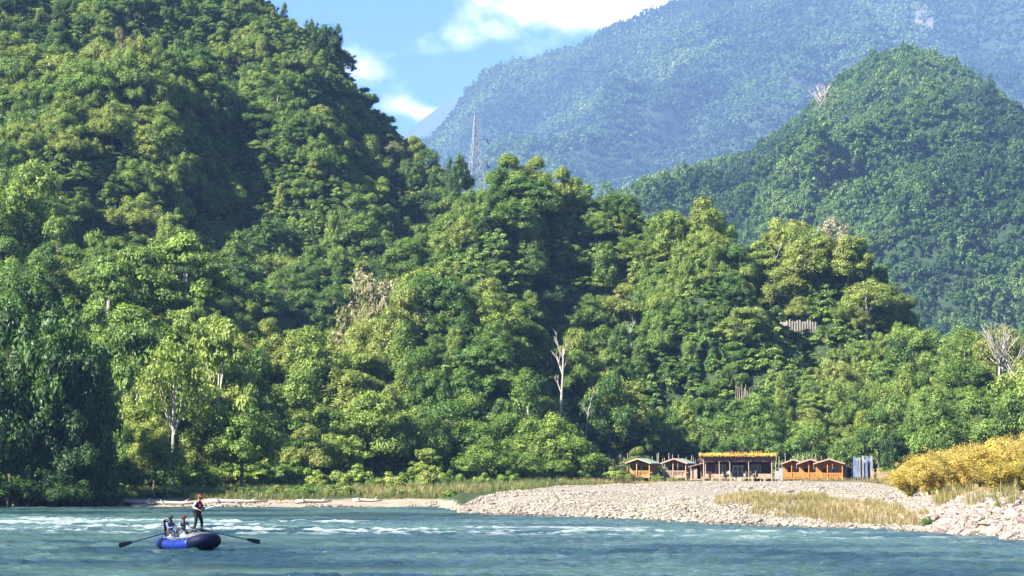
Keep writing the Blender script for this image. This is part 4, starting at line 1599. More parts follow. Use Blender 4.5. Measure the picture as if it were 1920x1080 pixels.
for (n_, da, ra, pa, pb, place) in ((6, 150, 8, 1845, 1960, 'in the nearest row on the right bank'), (11, 176, 12, 1700, 1960, 'in the middle row on the right bank'), (13, 222, 18, 1668, 1950, 'in the far row on the right bank')):
    for j in range(n_):
        ppx = pa + (pb - pa) * (j + 0.5) / n_ + rsh.uniform(-8, 8)
        d = da + rsh.uniform(-ra, ra) * 0.6
        x = (ppx - 960) / F * d
        ytop = np.interp(ppx, [1668, 1700, 1760, 1830, 1920, 1960], [868, 846, 826, 812, 796, 790]) + rsh.uniform(-4, 16) + {150: 45, 176: 14, 222: 0}[da]
        z = gz(x, d)
        h = max(1.4, CAM_H + (HOR - ytop) / F * d - z)
        t = rsh.uniform(0.3, 0.95) if da > 160 else rsh.uniform(0.1, 0.5)
        kd = 'yellow' if (j + da) % 7 == 0 else 'cane'
        if kd == 'cane':
            h *= rsh.uniform(1.0, 1.18)
        o = make_tree(kd, x, d, h, rsh.random() * 6, t, min(1.5, rsh.uniform(0.9, 1.3) * 3.4 / h) * (1.5 if kd == 'cane' else 1), parts=('foliage', 'stem'))
        tag(o, ('olive yellow' if t < 0.4 else 'golden yellow' if t < 0.75 else 'pale yellow') + f' bush {place}, {ORD[j] if j < 12 else "thirteenth"} from left', 'bush', 'yellow bushes on the right bank')

# ------------------------------------------------------------------ bare trees


def bare_tree(px_, d, ytop, mat, label, seed, lean=0.0, nbr=7, rad=0.16, h0=None, spread=0.17, z0=None):
    rg = random.Random(seed)
    x = (px_ - 960) / F * d
    z = gz(x, d) if z0 is None else z0
    h = h0 or max(5.0, CAM_H + (HOR - ytop) / F * d - z)
    root = empty('bare_tree', (x, d, z - 0.2), rg.random() * 0.6, label, 'tree', 'bare pale-stemmed trees')
    tr, br = MB(), MB()
    pts = [Vector((lean * h * (k / 6) ** 1.6 + 0.12 * math.sin(k + seed), 0.1 * math.cos(k * 1.7), h * 0.72 * k / 6)) for k in range(7)]
    tr.tube(pts, [rad * (1.15 - 0.75 * k / 6) for k in range(7)], 7)

    def branch(p, dr, ln, r, lev):
        q = p + dr * ln * 0.5
        e = p + dr * ln + Vector((0, 0, ln * 0.15))
        br.tube([p, q, e], [r, r * 0.8, r * 0.5], 5, caps=False)
        if lev > 0:
            for _ in range(3):
                nd = (dr + Vector((rg.uniform(-0.7, 0.7), rg.uniform(-0.7, 0.7), rg.uniform(-0.1, 0.5)))).normalized()
                branch(q.lerp(e, rg.random()), nd, ln * 0.55, r * 0.5, lev - 1)
    for k in range(nbr):
        t = rg.uniform(0.45, 1.0)
        b = pts[min(5, int(t * 6))].lerp(pts[min(6, int(t * 6) + 1)], (t * 6) % 1)
        a = rg.random() * 6.283
        branch(b, Vector((math.cos(a) * (0.35 + spread), math.sin(a) * (0.35 + spread), 0.95)).normalized(), h * spread * rg.uniform(0.6, 1.1), rad * 0.5, 2)
    tr.build('trunk', mat, root, smooth=True)
    br.build('branches', mat, root, smooth=True)
    return root


DEADW = pmat('dead_wood_white', (0.40, 0.36, 0.29), (0.24, 0.21, 0.17), 2.0, 0.8, 0.2, 8)
DEADP = pmat('dead_wood_rosy', (0.55, 0.44, 0.38), (0.36, 0.28, 0.24), 0.5, 0.8)
for args in ((1050, D_DEAD - 14, 585, DEADW, 'dead white forked tree standing in the middle of the lower slope', 4, 0.03, 5, 0.24, None, 0.13),
             (1035, D_DEAD + 2, 650, DEADW, 'thin pale bare tree just left of the forked dead tree', 9, -0.04, 4, 0.14),
             (1183, 385, 585, DEADW, 'thin pale bare trunk high above the leftmost cabin', 5, 0.0, 3, 0.14),
             (942, 372, 580, DEADW, 'leaning pale trunk among crowns left of the forked dead tree', 6, 0.08, 3, 0.14),
             (461, 275, 685, DEADW, 'pale bare trunk rising above the dense round shore tree', 7, 0.01, 3, 0.13),
             (1098, 330, 720, DEADW, 'short pale stem right of the forked dead tree', 8, 0.02, 4, 0.11),
             (1205, 345, 735, DEADW, 'thin pale stem behind the leftmost cabin', 12, 0.03, 4, 0.10),
             (1872, D_SIDE, 620, DEADW, 'bare white-limbed tree near the right edge, tallest there', 10, 0.03, 12, 0.26, None, 0.36),
             (1898, D_SIDE - 1, 645, DEADW, 'bare white-limbed tree leaning against its taller neighbour at the right edge', 11, 0.06, 10, 0.2, None, 0.32),
             (1838, 335, 735, DEADW, 'thin white bare stem left of the two white-limbed trees', 14, 0.02, 4, 0.12),
             (1382, 424, 470, DEADW, 'thin white snag standing by the dry grass patch', 13, 0.0, 2, 0.14),
             (1452, 412, 440, DEADW, 'pale thin snag right of the dry grass patch', 15, 0.03, 3, 0.12)):
    bare_tree(*args)
HB = march(hill_z, 1545, 222, 1200, 2000)
_bz = float(hill_z(np.array([(1545 - 960) / F * HB]), np.array([HB]))[0])
bare_tree(1545, HB, 0, DEADP, 'rosy grey bare tree on the left shoulder of the hill behind', 17, 0.0, 16, 0.8, h0=30, spread=0.34, z0=_bz)

# ------------------------------------------------------------------ steel pylon
STEEL = pmat('galvanised_steel', (0.40, 0.43, 0.46), (0.32, 0.35, 0.38), 1.0, 0.5, metal=0.3)
DARKI = pmat('insulator_dark', (0.05, 0.04, 0.04), None, 2, 0.4)
pd = 560
pxx = (891 - 960) / F * pd
pbz = gz(pxx, pd)
ptop = CAM_H + (HOR - 213) / F * pd
ph = ptop - pbz
pyl = empty('power_pylon', (pxx, pd, pbz), 0.35, 'grey steel lattice pylon rising behind the wooded ridge', 'pylon')


def pyw(t):
    return 4.0 * (1 - t) ** 1.15 + 0.22


corner = ((-1, -1), (1, -1), (1, 1), (-1, 1))
lev = [0, 0.13, 0.25, 0.36, 0.46, 0.55, 0.63, 0.70, 0.76, 0.82, 0.87, 0.92, 0.96, 1.0]
for (a, b) in corner:
    m = MB()
    for k in range(len(lev) - 1):
        m.bar((a * pyw(lev[k]), b * pyw(lev[k]), ph * lev[k]), (a * pyw(lev[k + 1]), b * pyw(lev[k + 1]), ph * lev[k + 1]), 0.14)
    m.build('leg', STEEL, pyl)
for k in range(len(lev) - 1):
    m = MB()
    w0, w1, z0_, z1_ = pyw(lev[k]), pyw(lev[k + 1]), ph * lev[k], ph * lev[k + 1]
    for q in range(4):
        a, b = corner[q], corner[(q + 1) % 4]
        m.bar((a[0] * w0, a[1] * w0, z0_), (b[0] * w1, b[1] * w1, z1_), 0.10)
        m.bar((b[0] * w0, b[1] * w0, z0_), (a[0] * w1, a[1] * w1, z1_), 0.10)
        m.bar((a[0] * w1, a[1] * w1, z1_), (b[0] * w1, b[1] * w1, z1_), 0.10)
    m.build('cross_brace', STEEL, pyl)
for t, s_ in ((0.86, 1), (0.72, -1), (0.72, 1)):
    z_ = ph * t
    tip = (s_ * 2.9, 0, z_ + 0.1)
    m = MB()
    m.bar((s_ * pyw(t), -pyw(t), z_), tip, 0.07).bar((s_ * pyw(t), pyw(t), z_), tip, 0.07).bar((s_ * pyw(t), 0, z_ + 1.2), tip, 0.06)
    arm = m.build('cross_arm', STEEL, pyl)
    MB().tube([(tip[0], 0, z_), (tip[0] + 0.5, -0.2, z_ - 1.2)], 0.16, 6).build('insulator', DARKI, arm)

# ------------------------------------------------------------------ wooden camp
WOOD_Y = pmat('wood_honey', (0.50, 0.29, 0.09), (0.36, 0.20, 0.06), 2.5, 0.6, 0.2, 12, stretch=(1, 1, 0.25))
WOOD_O = pmat('wood_orange', (0.46, 0.17, 0.035), (0.30, 0.105, 0.022), 2.5, 0.55, 0.2, 12, stretch=(0.3, 1, 3))
WOOD_OL = pmat('wood_orange_light', (0.56, 0.25, 0.055), (0.42, 0.18, 0.04), 2.5, 0.55)
WOOD_B = pmat('wood_brown_wall', (0.26, 0.18, 0.09), (0.18, 0.12, 0.055), 2.0, 0.7, 0.3, 10, stretch=(1, 1, 3))
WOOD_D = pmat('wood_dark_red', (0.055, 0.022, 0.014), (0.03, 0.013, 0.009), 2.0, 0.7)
WOOD_P = pmat('board_pale', (0.44, 0.31, 0.21), (0.32, 0.22, 0.14), 2.0, 0.7)
ROOF_G = pmat('roof_sheet_green', (0.19, 0.25, 0.21), (0.13, 0.185, 0.155), 1.2, 0.45, stretch=(6, 0.4, 1))
ROOF_B = pmat('roof_sheet_brown', (0.20, 0.12, 0.08), (0.13, 0.08, 0.05), 1.2, 0.6)
PINKW = pmat('plywood_pink', (0.44, 0.26, 0.20), (0.35, 0.20, 0.15), 1.5, 0.7)
LOG = pmat('pale_log', (0.38, 0.31, 0.23), (0.24, 0.19, 0.14), 2.5, 0.8, 0.3, 10, stretch=(1, 1, 0.3))
GLASS = pmat('dark_glass', (0.02, 0.025, 0.03), (0.012, 0.015, 0.02), 1, 0.1, spec=0.6)
WHITE = pmat('white_paint', (0.40, 0.37, 0.35), (0.30, 0.28, 0.26), 2, 0.5)
THATCH_Y = pmat('thatch_gold', (0.50, 0.35, 0.06), (0.32, 0.20, 0.04), 5, 0.9, 0.8, 20, stretch=(1, 1, 0.3))
THATCH_R = pmat('thatch_red', (0.55, 0.17, 0.08), (0.38, 0.12, 0.05), 5, 0.9, 0.6, 20)
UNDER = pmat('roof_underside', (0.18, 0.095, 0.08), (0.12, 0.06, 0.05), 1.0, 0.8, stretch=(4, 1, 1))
CONC = pmat('concrete_grey', (0.42, 0.38, 0.32), (0.32, 0.28, 0.24), 2, 0.9)


def cabin(ppx, d, wall, light, roof, fascia, yaw, label, W=3.3, D=4.2, eave=4.05, peak=4.72, over=0.30, floor=2.25, lattice=False, lamp=True):
    x = (ppx - 960) / F * d
    g = gz(x, d)
    c = empty('cabin', (x, d, g), yaw, label, 'cabin')
    fz, ez, pz_ = floor - g, eave - g, peak - g
    hw, ov = W / 2, over
    slope = (pz_ - ez) / (hw + ov)
    wz = ez + slope * ov           # wall top under the roof
    MB().box(-hw, hw, 0, D, fz - 0.14, fz).build('floor_deck', light, c)
    for sx_ in (-hw + 0.1, 0, hw - 0.1):
        for yy in (0.15, D - 0.2):
            MB().box(sx_ - 0.08, sx_ + 0.08, yy - 0.08, yy + 0.08, -0.4, fz - 0.14).build('stilt', LOG, c)
    PD = 1.3                       # porch depth
    fw = MB().box(-hw, hw, PD, PD + 0.08, fz, wz - 0.02).build('front_wall', wall, c)
    gb = MB()
    gb.add([(-hw, PD, wz - 0.02), (hw, PD, wz - 0.02), (0, PD, pz_ - 0.08), (-hw, PD + 0.08, wz - 0.02), (hw, PD + 0.08, wz - 0.02), (0, PD + 0.08, pz_ - 0.08)], [(0, 1, 2), (5, 4, 3), (0, 3, 4, 1), (1, 4, 5, 2), (2, 5, 3, 0)])
    gb.build('gable_board', wall, c)
    for s_ in (-1, 1):
        sw = MB().box(min(s_ * hw, s_ * (hw - 0.08)), max(s_ * hw, s_ * (hw - 0.08)), PD + 0.082, D - 0.002, fz, wz - 0.02).build('side_wall', wall, c)
        for k in range(4):         # battens stand proud of the side wall
            y_ = PD + 0.5 + k * 0.65
            xb = s_ * (hw + 0.015)
            MB().box(xb - 0.015, xb + 0.015, y_ - 0.025, y_ + 0.025, fz, wz - 0.03).build('batten', wall, sw)
    MB().box(-hw, hw, D, D + 0.08, fz, wz - 0.02).build('back_wall', wall, c)
    # roof slopes with standing ribs, fascia boards
    for s_ in (-1, 1):
        xe = s_ * (hw + ov)
        y0, y1 = -0.35, D + 0.35
        th = 0.05
        r = MB()
        r.add([(0, y0, pz_), (xe, y0, ez), (xe, y1, ez), (0, y1, pz_), (0, y0, pz_ + th), (xe, y0, ez + th), (xe, y1, ez + th), (0, y1, pz_ + th)],
              [(0, 1, 2, 3), (7, 6, 5, 4), (0, 4, 5, 1), (2, 6, 7, 3), (1, 5, 6, 2)])
        ro_ = r.build('roof_slope', roof, c)
        rb = MB()
        nrb = 11
        for k in range(nrb):
            yy = y0 + 0.15 + (y1 - y0 - 0.3) * k / (nrb - 1)
            rb.bar((0, yy, pz_ + th + 0.012), (xe, yy, ez + th + 0.012), 0.05, 0.03)
        rb.build('roof_ribs', roof, ro_)
        MB().bar((0, y0 - 0.03, pz_ + 0.02), (xe, y0 - 0.03, ez + 0.02), 0.05, 0.17).build('bargeboard', fascia, c)
        MB().bar((xe * 1.005, y0, ez), (xe * 1.005, y1, ez), 0.05, 0.12).build('eave_board', fascia, c)
    # porch posts and railing
    for px__ in (-hw + 0.06, -0.25, hw - 0.06):
        top = ez + slope * (hw + ov - abs(px__)) - 0.05
        MB().box(px__ - 0.055, px__ + 0.055, 0.0, 0.11, fz, top).build('porch_post', light, c)
    rl = MB().box(-hw + 0.12, hw - 0.12, 0.02, 0.09, fz + 0.74, fz + 0.82).box(-hw + 0.12, hw - 0.12, 0.02, 0.09, fz + 0.10, fz + 0.16).build('railing', light, c)
    nb = 15
    for k in range(nb):
        xx = -hw + 0.25 + (W - 0.5) * k / (nb - 1)
        if abs(xx + 0.25) < 0.09:
            continue
        MB().box(xx - (0.06 if lattice else 0.035), xx + (0.06 if lattice else 0.035), 0.035, 0.075, fz + 0.16, fz + 0.74).build('baluster', light, rl)
    for s_ in (-1, 1):
        xx = s_ * (hw - 0.05)
        MB().box(xx - 0.03, xx + 0.03, 0.12, PD - 0.02, fz + 0.72, fz + 0.80).box(xx - 0.02, xx + 0.02, 0.12, PD - 0.02, fz + 0.1, fz + 0.5).build('side_rail', light, c)
    # door, windows
    dr = MB().box(-0.95, -0.15, PD - 0.05, PD - 0.003, fz, fz + 1.45).build('door', WOOD_D, c)
    MB().ball((-0.25, PD - 0.09, fz + 0.7), 0.04, 6, 4).build('handle', STEEL, dr)
    wf = MB().box(0.25, 1.25, PD - 0.05, PD - 0.003, fz + 0.62, fz + 1.42).build('window', light, c)
    for k in range(2):
        MB().box(0.31 + k * 0.47, 0.72 + k * 0.47, PD - 0.062, PD - 0.052, fz + 0.68, fz + 1.36).build('pane', GLASS, wf)
    if lamp:
        m = MB().tube([(0.45, 0.05, ez + 0.12), (0.45, 0.05, ez - 0.06)], 0.01, 4)
        for k in range(4):
            m.ball((0.45, 0.05, ez - 0.12 - 0.17 * k), 0.06, 8, 5, (1, 1, 0.9))
        m.build('hanging_charm', WHITE, c)
    return c


cabin(1196, 322, WOOD_B, WOOD_Y, ROOF_G, WOOD_P, R(-20), 'leftmost small wooden cabin with pale green roof and honey railing', lamp=False)
cabin(1264, 324, WOOD_B, WOOD_P, ROOF_G, PINKW, R(-20), 'second wooden cabin from the left with pale green roof and white hanging charm')
cabin(1486, 330, WOOD_O, WOOD_OL, ROOF_B, WOOD_P, R(-10), 'orange wooden cabin farthest back, left of three beside the lodge', W=2.9, floor=2.0, eave=3.98, peak=4.62, lattice=True)
cabin(1518, 326, WOOD_O, WOOD_OL, ROOF_B, WOOD_P, R(-10), 'middle one of three orange wooden cabins', W=3.2, floor=1.98, eave=3.98, peak=4.64, lattice=True)
cabin(1553, 320, WOOD_O, WOOD_OL, ROOF_B, WOOD_P, R(-10), 'rightmost and nearest orange wooden cabin beside the banner flags', W=3.7, floor=1.95, eave=4.02, peak=4.66, lattice=True)
# pink-walled lean-to between cabin and lodge
sx_ = (1306 - 960) / F * 318
sg = gz(sx_, 318)
sh_ = empty('shed', (sx_, 318, sg), R(-12), 'small lean-to with a pink board wall left of the thatched lodge', 'shed')
MB().box(-0.9, 0.0, 0, 0.06, 0.25, 1.75).build('front_wall', PINKW, sh_)
MB().box(-0.9, -0.84, 0.062, 2.2, 0.25, 1.75).build('side_wall', PINKW, sh_)
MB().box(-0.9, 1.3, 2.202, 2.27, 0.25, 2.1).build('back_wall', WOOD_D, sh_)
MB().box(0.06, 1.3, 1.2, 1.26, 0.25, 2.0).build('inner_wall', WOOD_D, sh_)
MB().box(-1.0, 1.4, -0.3, 2.4, 0.12, 0.24).build('floor_deck', WOOD_P, sh_)
MB().add([(-1.2, -0.4, 1.85), (1.5, -0.4, 2.55), (1.5, 2.6, 2.55), (-1.2, 2.6, 1.85), (-1.2, -0.4, 1.92), (1.5, -0.4, 2.62), (1.5, 2.6, 2.62), (-1.2, 2.6, 1.92)], [(0, 3, 2, 1), (4, 5, 6, 7), (0, 1, 5, 4), (1, 2, 6, 5), (2, 3, 7, 6), (3, 0, 4, 7)]).build('roof', WOOD_P, sh_)
for xx in (-0.85, 1.2):
    MB().box(xx - 0.05, xx + 0.05, -0.3, -0.2, -0.2, 1.9 + 0.25 * (xx + 1)).build('post', LOG, sh_)

# ---- thatched lodge
LD = 316
lx = (1382 - 960) / F * LD
lg = gz(lx, LD)
lo_ = empty('lodge', (lx, LD, lg), R(-2), 'long thatched lodge with dark open veranda, log posts and golden fringe', 'lodge')
LW = 9.8
hw = LW / 2
fz = 2.22 - lg
zf_, zb_ = 5.22 - lg, 4.3 - lg         # roof high in front, low at the back
MB().box(-hw, hw, 0, 5.2, fz - 0.2, fz).build('floor_deck', WOOD_P, lo_)
for k in range(7):
    xx = -hw + 0.2 + (LW - 0.4) * k / 6
    for yy in (0.2, 2.6, 4.9):
        MB().tube([(xx, yy, -0.4), (xx, yy, fz - 0.2)], 0.11, 8).build('stilt', LOG, lo_)
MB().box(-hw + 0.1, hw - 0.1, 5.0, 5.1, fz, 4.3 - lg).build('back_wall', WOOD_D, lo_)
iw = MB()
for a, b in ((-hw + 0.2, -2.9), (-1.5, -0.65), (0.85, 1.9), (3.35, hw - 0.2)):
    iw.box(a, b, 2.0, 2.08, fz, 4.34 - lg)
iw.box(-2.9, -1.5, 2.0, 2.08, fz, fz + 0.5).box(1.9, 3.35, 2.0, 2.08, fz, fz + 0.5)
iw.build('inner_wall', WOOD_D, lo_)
for s_ in (-1, 1):
    MB().box(s_ * hw - 0.05, s_ * hw + 0.05, 2.0, 5.0, fz, 4.2 - lg).build('side_wall', WOOD_B, lo_)
y0, y1 = -0.9, 5.6
zs = lambda y: zf_ + (zb_ - zf_) * (y - y0) / (y1 - y0)
x0, x1 = -hw - 0.35, hw + 0.35
MB().add([(x0, y0, zs(y0) - 0.10), (x1, y0, zs(y0) - 0.10), (x1, y1, zs(y1) - 0.10), (x0, y1, zs(y1) - 0.10), (x0, y0, zs(y0)), (x1, y0, zs(y0)), (x1, y1, zs(y1)), (x0, y1, zs(y1))],
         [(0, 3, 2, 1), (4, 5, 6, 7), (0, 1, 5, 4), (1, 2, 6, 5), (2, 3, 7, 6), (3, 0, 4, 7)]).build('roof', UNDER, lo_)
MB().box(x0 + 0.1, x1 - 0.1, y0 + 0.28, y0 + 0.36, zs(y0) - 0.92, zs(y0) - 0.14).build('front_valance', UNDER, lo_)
for k in range(12):
    xx = x0 + 0.35 + (x1 - x0 - 0.7) * k / 11
    MB().bar((xx, y0 + 0.4, zs(y0 + 0.4) - 0.17), (xx, y1 - 0.1, zs(y1 - 0.1) - 0.17), 0.08, 0.12).build('rafter', WOOD_B, lo_)
# fringe of straw along the front edge: many bundles
rf = random.Random(8)
for seg in range(14):
    m = MB()
    xa = x0 + (x1 - x0) * seg / 14
    xb = x0 + (x1 - x0) * (seg + 1) / 14
    for k in range(26):
        xx = rf.uniform(xa, xb)
        zt = zs(y0) + rf.uniform(0.05, 0.32)
        m.bar((xx, y0 + rf.uniform(-0.05, 0.5), zt), (xx + rf.uniform(-0.12, 0.12), y0 - rf.uniform(0.08, 0.25), zs(y0) - rf.uniform(0.02, 0.26)), 0.09, 0.06)
    m.build('straw_bundle', THATCH_R if seg in (6, 7) and False else THATCH_Y, lo_)
m = MB()
for k in range(60):
    xx = rf.uniform(-1.6, 1.3)
    m.bar((xx, y0 + 0.45, zs(y0) + 0.22), (xx + rf.uniform(-0.2, 0.2), y0 + rf.uniform(0.0, 0.3), zs(y0) + rf.uniform(0.30, 0.42)), 0.09, 0.05)
o = m.build('ridge_straw', THATCH_R, lo_)
o['label'] = 'reddish straw along the middle of the roof edge'
m = MB()
for k in range(40):
    xx = rf.choice([1.9, 2.5, 3.0]) + rf.uniform(-0.25, 0.25)
    m.bar((xx, y0 + 0.3, zs(y0) + 0.1), (xx + rf.uniform(-0.15, 0.15), y0 + 0.2, zs(y0) + rf.uniform(0.35, 0.62)), 0.06, 0.04)
m.build('straw_tuft', THATCH_Y, lo_)
for k, xx in enumerate((-4.65, -2.55, -1.1, 1.45, 4.6)):
    MB().tube([(xx, -0.55, -0.3), (xx + 0.03, -0.55, 1.2), (xx - 0.02, -0.55, zs(-0.55) - 0.12)], [0.12, 0.10, 0.09] if k in (0, 4) else [0.08, 0.07, 0.06], 8).build('veranda_post', LOG, lo_)
# balustrade panels
MB().box(-4.5, -2.1, -0.02, 0.04, fz + 0.02, fz + 0.42).build('railing_panel', WOOD_P, lo_)
MB().box(2.75, 4.5, -0.02, 0.04, fz + 0.02, fz + 0.45).build('railing_panel', WOOD_P, lo_)
# white double door
dw = MB()
dw.box(-0.62, -0.46, 1.9, 1.98, fz, fz + 1.62).box(0.72, 0.88, 1.9, 1.98, fz, fz + 1.62).box(-0.46, 0.72, 1.9, 1.98, fz + 1.5, fz + 1.62)
dfm = dw.build('door_frame', WHITE, lo_)
for a in (-0.44, 0.14):
    MB().box(a, a + 0.09, 1.91, 1.97, fz + 0.02, fz + 1.48).box(a + 0.47, a + 0.56, 1.91, 1.97, fz + 0.02, fz + 1.48).box(a + 0.09, a + 0.47, 1.91, 1.97, fz + 0.68, fz + 0.76).box(a + 0.09, a + 0.47, 1.91, 1.97, fz + 0.02, fz + 0.12).box(a + 0.09, a + 0.47, 1.91, 1.97, fz + 1.4, fz + 1.48).build('door_leaf', WHITE, dfm)
    MB().box(a + 0.092, a + 0.468, 1.935, 1.945, fz + 0.122, fz + 1.398).build('pane', GLASS, dfm)
for a in (-2.9, 1.9):
    m = MB()
    for k in range(4):
        xx = a + 0.04 + k * (1.32 / 3)
        m.box(xx - 0.045, xx + 0.045, 1.9, 1.98, fz + 0.5, fz + 1.62)
    m.box(a, a + 1.4, 1.9, 1.98, fz + 1.625, fz + 1.70)
    w_ = m.build('window', WHITE, lo_)
    MB().box(a, a + 1.4, 1.99, 1.998, fz + 0.5, fz + 1.62).build('pane', GLASS, w_)
MB().box(-0.55, 0.75, -0.9, -0.01, fz - 0.36, fz - 0.2).box(-0.55, 0.75, -1.3, -0.91, fz - 0.54, fz - 0.38).build('steps', CONC, lo_)

# chairs and pots on the veranda
CH = pmat('chair_cane', (0.62, 0.48, 0.32), (0.45, 0.33, 0.2), 4, 0.7)
cl_ = Vector((lx, LD, lg))


def lodge_pt(x, y, z):
    c, s = math.cos(R(-2)), math.sin(R(-2))
    return (lx + x * c - y * s, LD + x * s + y * c, lg + z)


def chair(x, y, rz, label, mat=CH):
    c = empty('chair', lodge_pt(x, y, fz), rz, label, 'chair', 'chairs on the lodge veranda')
    MB().box(-0.22, 0.22, -0.22, 0.22, 0.40, 0.45).build('seat', mat, c)
    MB().box(-0.22, 0.22, 0.19, 0.23, 0.452, 0.85).build('backrest', mat, c)
    for a in (-0.19, 0.19):
        for b in (-0.19, 0.19):
            MB().box(a - 0.02, a + 0.02, b - 0.02, b + 0.02, 0, 0.398).build('leg', mat, c)


chair(-1.9, 0.5, 1.4, 'cane chair at the left end of the lodge veranda seats')
chair(-1.2, 0.4, 2.6, 'cane chair beside the lodge steps, left of them')
chair(1.3, 0.5, 1.9, 'white chair beside the lodge steps, right of them', WHITE)
chair(2.3, 0.45, 4.4, 'cane chair behind the right veranda railing panel')
tb = empty('table', lodge_pt(1.85, 0.5, fz), 0, 'small round table with pale top on the right half of the veranda', 'table')
MB().tube([(0, 0, 0.66), (0, 0, 0.70)], 0.36, 14).build('tabletop', WOOD_P, tb)
MB().tube([(0, 0, 0), (0, 0, 0.66)], 0.04, 8).build('leg', LOG, tb)
MB().tube([(0, 0, 0), (0, 0, 0.03)], 0.2, 10).build('foot', LOG, tb)
for (xx, lb) in ((-2.0, 'white round flowerpot on the left railing end of the veranda'), (-0.95, 'white flowerpot nearest the lodge door'), (1.0, 'white flowerpot right of the lodge door')):
    p = empty('flowerpot', lodge_pt(xx, 0.1, fz), 0, lb, 'flowerpot')
    MB().tube([(0, 0, 0), (0, 0, 0.12), (0, 0, 0.42)], [0.12, 0.20, 0.22], 12).build('pot', WHITE, p)
    g = crown_geo(int(xx * 10) + 90, 'dome', 0.5, 0.3, 8, 14, 0.12)
    cm = crown_mesh('foliage_pot', g, LEAF)
    f_ = link('foliage', cm, p, (0, 0, 0.40))
    f_['tint'] = 0.6
# low white posts along the crest in front of the lodge
for j, ppx in enumerate((1318, 1334, 1350, 1369, 1409, 1432)):
    x = (ppx - 960) / F * 309
    tag(MB().box(-0.13, 0.13, -0.12, 0.12, -0.2, 0.62 + 0.08 * (j % 3)).box(-0.16, 0.16, -0.15, 0.15, 0.622 + 0.08 * (j % 3), 0.68 + 0.08 * (j % 3)).build('bollard', WOOD_P, None, (x, 309, gz(x, 309))),
        'pale square post on the gravel crest before the lodge, ' + ORD[j] + ' from left', 'post', 'pale posts before the lodge')
# white boards to the right of the lodge
for (ppx, w, h, lb) in ((1455, 0.62, 1.45, 'white notice board right of the lodge, left one of two'), (1462.5, 0.5, 1.75, 'taller white notice board nearest the orange cabins')):
    x = (ppx - 960) / F * 312
    b = empty('notice_board', (x, 312, gz(x, 312)), 0, lb, 'board')
    MB().box(-w / 2, w / 2, -0.03, 0.03, 0.35 if h < 1.6 else 0.1, h).build('panel', WHITE, b)
    for a in (-w / 2 + 0.06, w / 2 - 0.06):
        MB().box(a - 0.04, a + 0.04, 0.032, 0.10, -0.3, h - 0.1).build('post', LOG, b)
# white shed bits and gateposts at the right of the cabins
for (ppx, w, ztop, lb) in ((1634, 0.32, 3.25, 'white gatepost nearest the banner flags'), (1644, 0.26, 3.3, 'white gatepost left of the low white wall')):
    x = (ppx - 960) / F * 308
    g = gz(x, 308)
    tag(MB().box(-w / 2, w / 2, -0.15, 0.15, -0.3, ztop - g).box(-w / 2 - 0.05, w / 2 + 0.05, -0.2, 0.2, ztop - g + 0.002, ztop - g + 0.1).build('gatepost', WOOD_P, None, (x, 308, g)), lb, 'post')
x = (1656 - 960) / F * 310
g = gz(x, 310)
lw_ = empty('low_wall', (x, 310, g), R(-8), 'low pinkish white wall with coping left of the yellow bushes', 'wall')
MB().box(-0.8, 0.8, -0.1, 0.1, -0.3, 1.0).build('wall_body', PINKW, lw_)
MB().box(-0.86, 0.86, -0.15, 0.15, 1.002, 1.1).build('coping', WHITE, lw_)
# shack with open doorway right of the orange cabins
x = (1591 - 960) / F * 323
g = gz(x, 323)
sk = empty('washroom_hut', (x, 323, g), R(-6), 'small grey hut with dark doorway between the orange cabins and the flags', 'hut')
MB().box(-0.95, -0.35, 0, 0.08, 0, 1.8).build('front_wall', CONC, sk)
MB().box(0.25, 0.8, 0, 0.08, 0, 1.8).build('front_wall', WHITE, sk)
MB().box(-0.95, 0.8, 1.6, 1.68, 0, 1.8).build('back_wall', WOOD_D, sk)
MB().box(-0.95, -0.87, 0.082, 1.598, 0, 1.8).build('side_wall', CONC, sk)
MB().box(0.72, 0.8, 0.082, 1.598, 0, 1.8).build('side_wall', CONC, sk)
MB().box(-1.1, 0.95, -0.25, 1.9, 1.802, 1.88).build('roof', ROOF_B, sk)

# ---- pole fences
for (lab, xs_, d0_, h_, seed) in (('fence of tall rough grey poles behind the green-roofed cabins', np.arange(1132, 1312, 5.2), 332, (2.4, 4.1), 1),
                                  ('fence of thin upright poles behind the orange cabins', np.arange(1452, 1600, 6.0), 336, (2.3, 3.9), 2)):
    rr_ = random.Random(seed)
    xc = (float(np.mean(xs_)) - 960) / F * d0_
    fn_ = empty('pole_fence', (xc, d0_, gz(xc, d0_)), 0, lab, 'fence')
    for q in xs_:
        x = (q + rr_.uniform(-2, 2) - 960) / F * d0_ - xc
        h = rr_.uniform(*h_)
        MB().tube([(x, rr_.uniform(-0.2, 0.2), -0.5), (x + rr_.uniform(-0.1, 0.1), 0, h * 0.5), (x + rr_.uniform(-0.2, 0.2), 0, h)], [0.075, 0.065, 0.045], 6).build('pole', LOG, fn_)
    xa, xb = (xs_[0] - 960) / F * d0_ - xc, (xs_[-1] - 960) / F * d0_ - xc
    for z in (0.8, 1.6):
        MB().bar((xa, -0.12, z), (xb, -0.12, z), 0.06).build('rail', LOG, fn_)
rr_ = random.Random(5)
xc = (1150 - 960) / F * 318
fn_ = empty('pole_stand', (xc, 318, gz(xc, 318)), 0, 'cluster of tall pale poles standing left of the leftmost cabin', 'poles')
for k in range(11):
    x = rr_.uniform(-1.4, 1.7)
    h = rr_.uniform(2.4, 3.9)
    MB().tube([(x, rr_.uniform(-0.5, 0.5), -0.4), (x + rr_.uniform(-0.1, 0.1), 0, h)], [0.08, 0.05], 6).build('pole', LOG, fn_)

